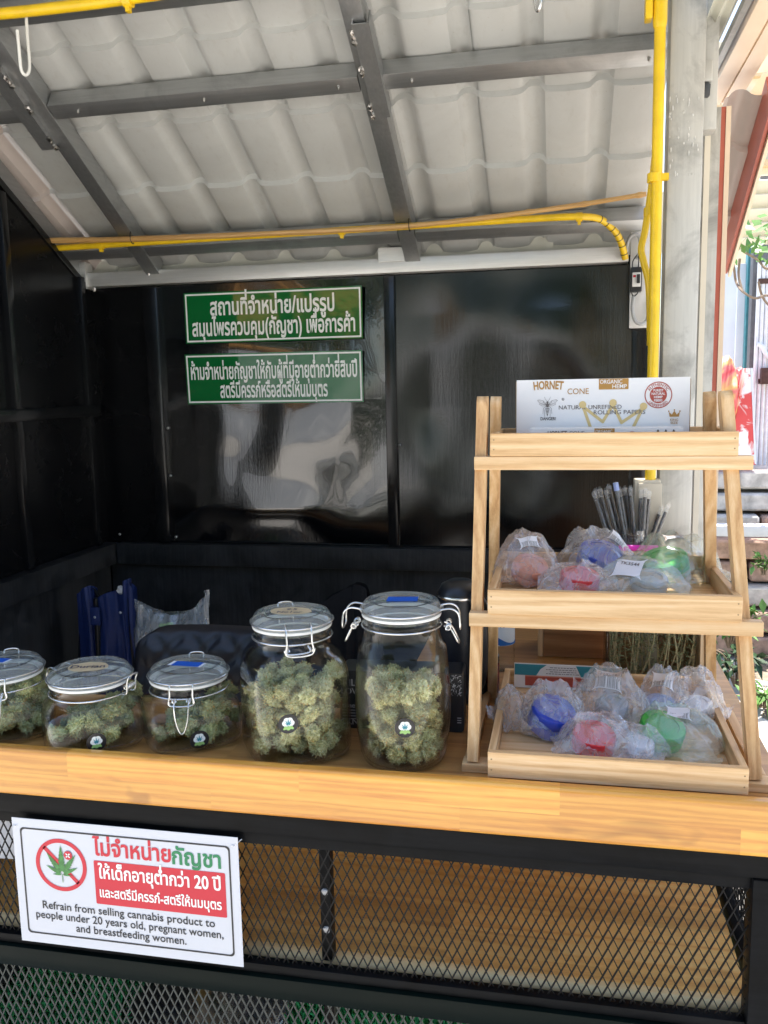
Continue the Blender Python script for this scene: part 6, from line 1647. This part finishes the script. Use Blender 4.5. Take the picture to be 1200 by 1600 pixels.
p = at(1190, 880, 'Y', 4.6); leafy((p.x, 4.55, p.z-.05), 14, .12, .012, 'plant', 'small weed growing out of the block wall joints', 'weed_plant', 9)
def branch():
    t = thing('bare_branch', at(1200, 470, 'Y', 5.0), 'thin bare branch with a few green leaves, in front of the white boards', 'branch'); m = MB(); lf = MB(); rnd = random.Random(2); Y0 = 5.0
    for path in (((1230, 480), (1200, 462), (1180, 466), (1160, 455), (1150, 440), (1147, 420), (1143, 396)), ((1160, 455), (1154, 430), (1156, 404)), ((1230, 400), (1200, 420), (1184, 406), (1165, 395)), ((1230, 500), (1195, 470), (1185, 440))):
        m.tube(bez([at(x, y, 'Y', Y0+rnd.uniform(-.1, .1)) for x, y in path], 5), .0065, 6)
    for k in range(70):
        q = at(rnd.gauss(1190, 22), rnd.gauss(375, 16), 'Y', Y0+rnd.uniform(-.3, .3)); d = Vector((rnd.gauss(0, 1), rnd.gauss(0, 1), rnd.gauss(-.2, .6))).normalized(); s = d.orthogonal().normalized()*.018; l = rnd.uniform(.05, .10)
        lf.add([q, q+d*l*.5+s, q+d*l, q+d*l*.5-s], [(0, 1, 2, 3)])
    m.build('twigs', 'twig', t, True); lf.build('leaves', 'plant', t, fix=False)
branch()
# ---- the customers' side, which the black sheets and the jars mirror
def tree(c, H, R, seed, label):
    rnd = random.Random(seed); t = thing('broadleaf_tree', (*c, 0), label, 'tree'); c = Vector((*c, 0)); m = MB()
    m.tube(bez([c, c+Vector((.1, 0, H*.25)), c+Vector((0, .1, H*.55))], 5), [.20-.012*i for i in range(11)], 10)
    for k in range(6):
        a = k*1.05; m.tube(bez([c+Vector((0, .05, H*.42)), c+Vector((math.cos(a)*R*.4, math.sin(a)*R*.4, H*.62)), c+Vector((math.cos(a)*R*.7, math.sin(a)*R*.7, H*.8))], 4), [.09-.008*i for i in range(9)], 7)
    m.build('trunk', 'bark', t, True); lf = MB()
    for k in range(26):
        d = Vector((rnd.gauss(0, 1), rnd.gauss(0, 1), rnd.gauss(0, .8))).normalized(); q = c+Vector((0, 0, H*.72))+Vector((d.x*R*.75, d.y*R*.75, d.z*H*.25)); cr = R*rnd.uniform(.25, .42)
        for i in range(90):
            e = Vector((rnd.gauss(0, 1), rnd.gauss(0, 1), rnd.gauss(0, 1))).normalized()*cr*rnd.random()**.4; p = q+e; s = e.orthogonal().normalized()*.09; u = e.normalized().cross(s)*1.6
            lf.add([p-s, p+u, p+s, p-u], [(0, 1, 2, 3)])
    lf.build('crown', 'treeleaf', t, fix=False)
tree((-4.2, -8.5), 6.5, 2.6, 1, 'broad green tree across the yard, left of the hut')
tree((3.0, -11.0), 5.2, 3.2, 2, 'tall spreading tree across the yard, right of the hut')
tree((-9.0, -11.0), 7.5, 3.2, 3, 'large tree far across the yard on the left')
tree((9.0, -11.5), 7.5, 3.2, 5, 'large tree far across the yard on the right')
tree((-1.2, -13.5), 5.4, 3.8, 8, 'big dark tree behind the white wall, straight across the yard')
tree((-6.2, -15.5), 5.6, 3.8, 9, 'big dark tree behind the thatched hut')
def hut():
    t = thing('thatched_hut', (-5.4, -11.5, 0), 'thatched hut across the yard facing the stall', 'hut')
    MB().box(-6.6, -4.2, -13.0, -11.0, 0, 2.0).build('wall', 'hutwall', t)
    fr = Frame((-5.4, -12.0, 1.9), (0, -1, 0), (0, 0, 1)); MB().prism([(-1.6, -.1), (1.6, -.1), (0, 1.0)], fr, -1.7, 1.7).build('roof', 'thatch', t)
    MB().box(-5.8, -5.0, -10.998, -10.96, 0, 1.9).build('door', 'bark', t)
hut()
def added_white_wall():  # unseen wall added as a bright band for the black sheets to mirror
    t = thing('added_white_wall', (0, -8.0, 0), 'added long white wall across the yard, unseen, mirrored bright in the black sheets', 'wall')
    MB().box(-14, -1.0, -8.15, -8.0, -.05, 1.7).build('panel', 'whiteplas', t); MB().box(2.6, 14, -8.15, -8.0, -.05, 1.7).build('panel', 'whiteplas', t)
    for x in (-9.5, -5.2, -1.0, 2.6, 6.8): MB().box(x-.12, x+.12, -7.97, -7.7, -.05, 1.85).build('pier', 'whiteplas', t)
added_white_wall()

def hedge():  # unseen hedge added to darken the right wall sheet's reflection
    rnd = random.Random(17); t = thing('added_hedge', (-.6, -4.6, 0), 'added dark green hedge across the yard, unseen, darkening what the right sheet mirrors', 'hedge'); lf = MB()
    for k in range(8200):
        p = Vector((rnd.uniform(-1.6, 1.7), rnd.choice((-4.35, -4.9))+rnd.gauss(0, .05), rnd.uniform(0, 1.22))) if rnd.random() < .7 else Vector((rnd.uniform(-1.6, 1.7), rnd.uniform(-4.9, -4.35), 1.22+rnd.gauss(0, .03)))
        d = Vector((rnd.gauss(0, 1), rnd.gauss(0, 1), rnd.gauss(0, 1))).normalized(); s = d.orthogonal().normalized()*.022; u = d*.05
        lf.add([p-u, p+s, p+u, p-s], [(0, 1, 2, 3)])
    lf.build('leaves', 'plantdark', t, fix=False)
    m = MB()
    for k in range(9): m.tube([(-1.5+k*.38, -4.62, 0), (-1.5+k*.38+.05, -4.6, .8)], .025, 6)
    m.build('stems', 'bark', t)
hedge()
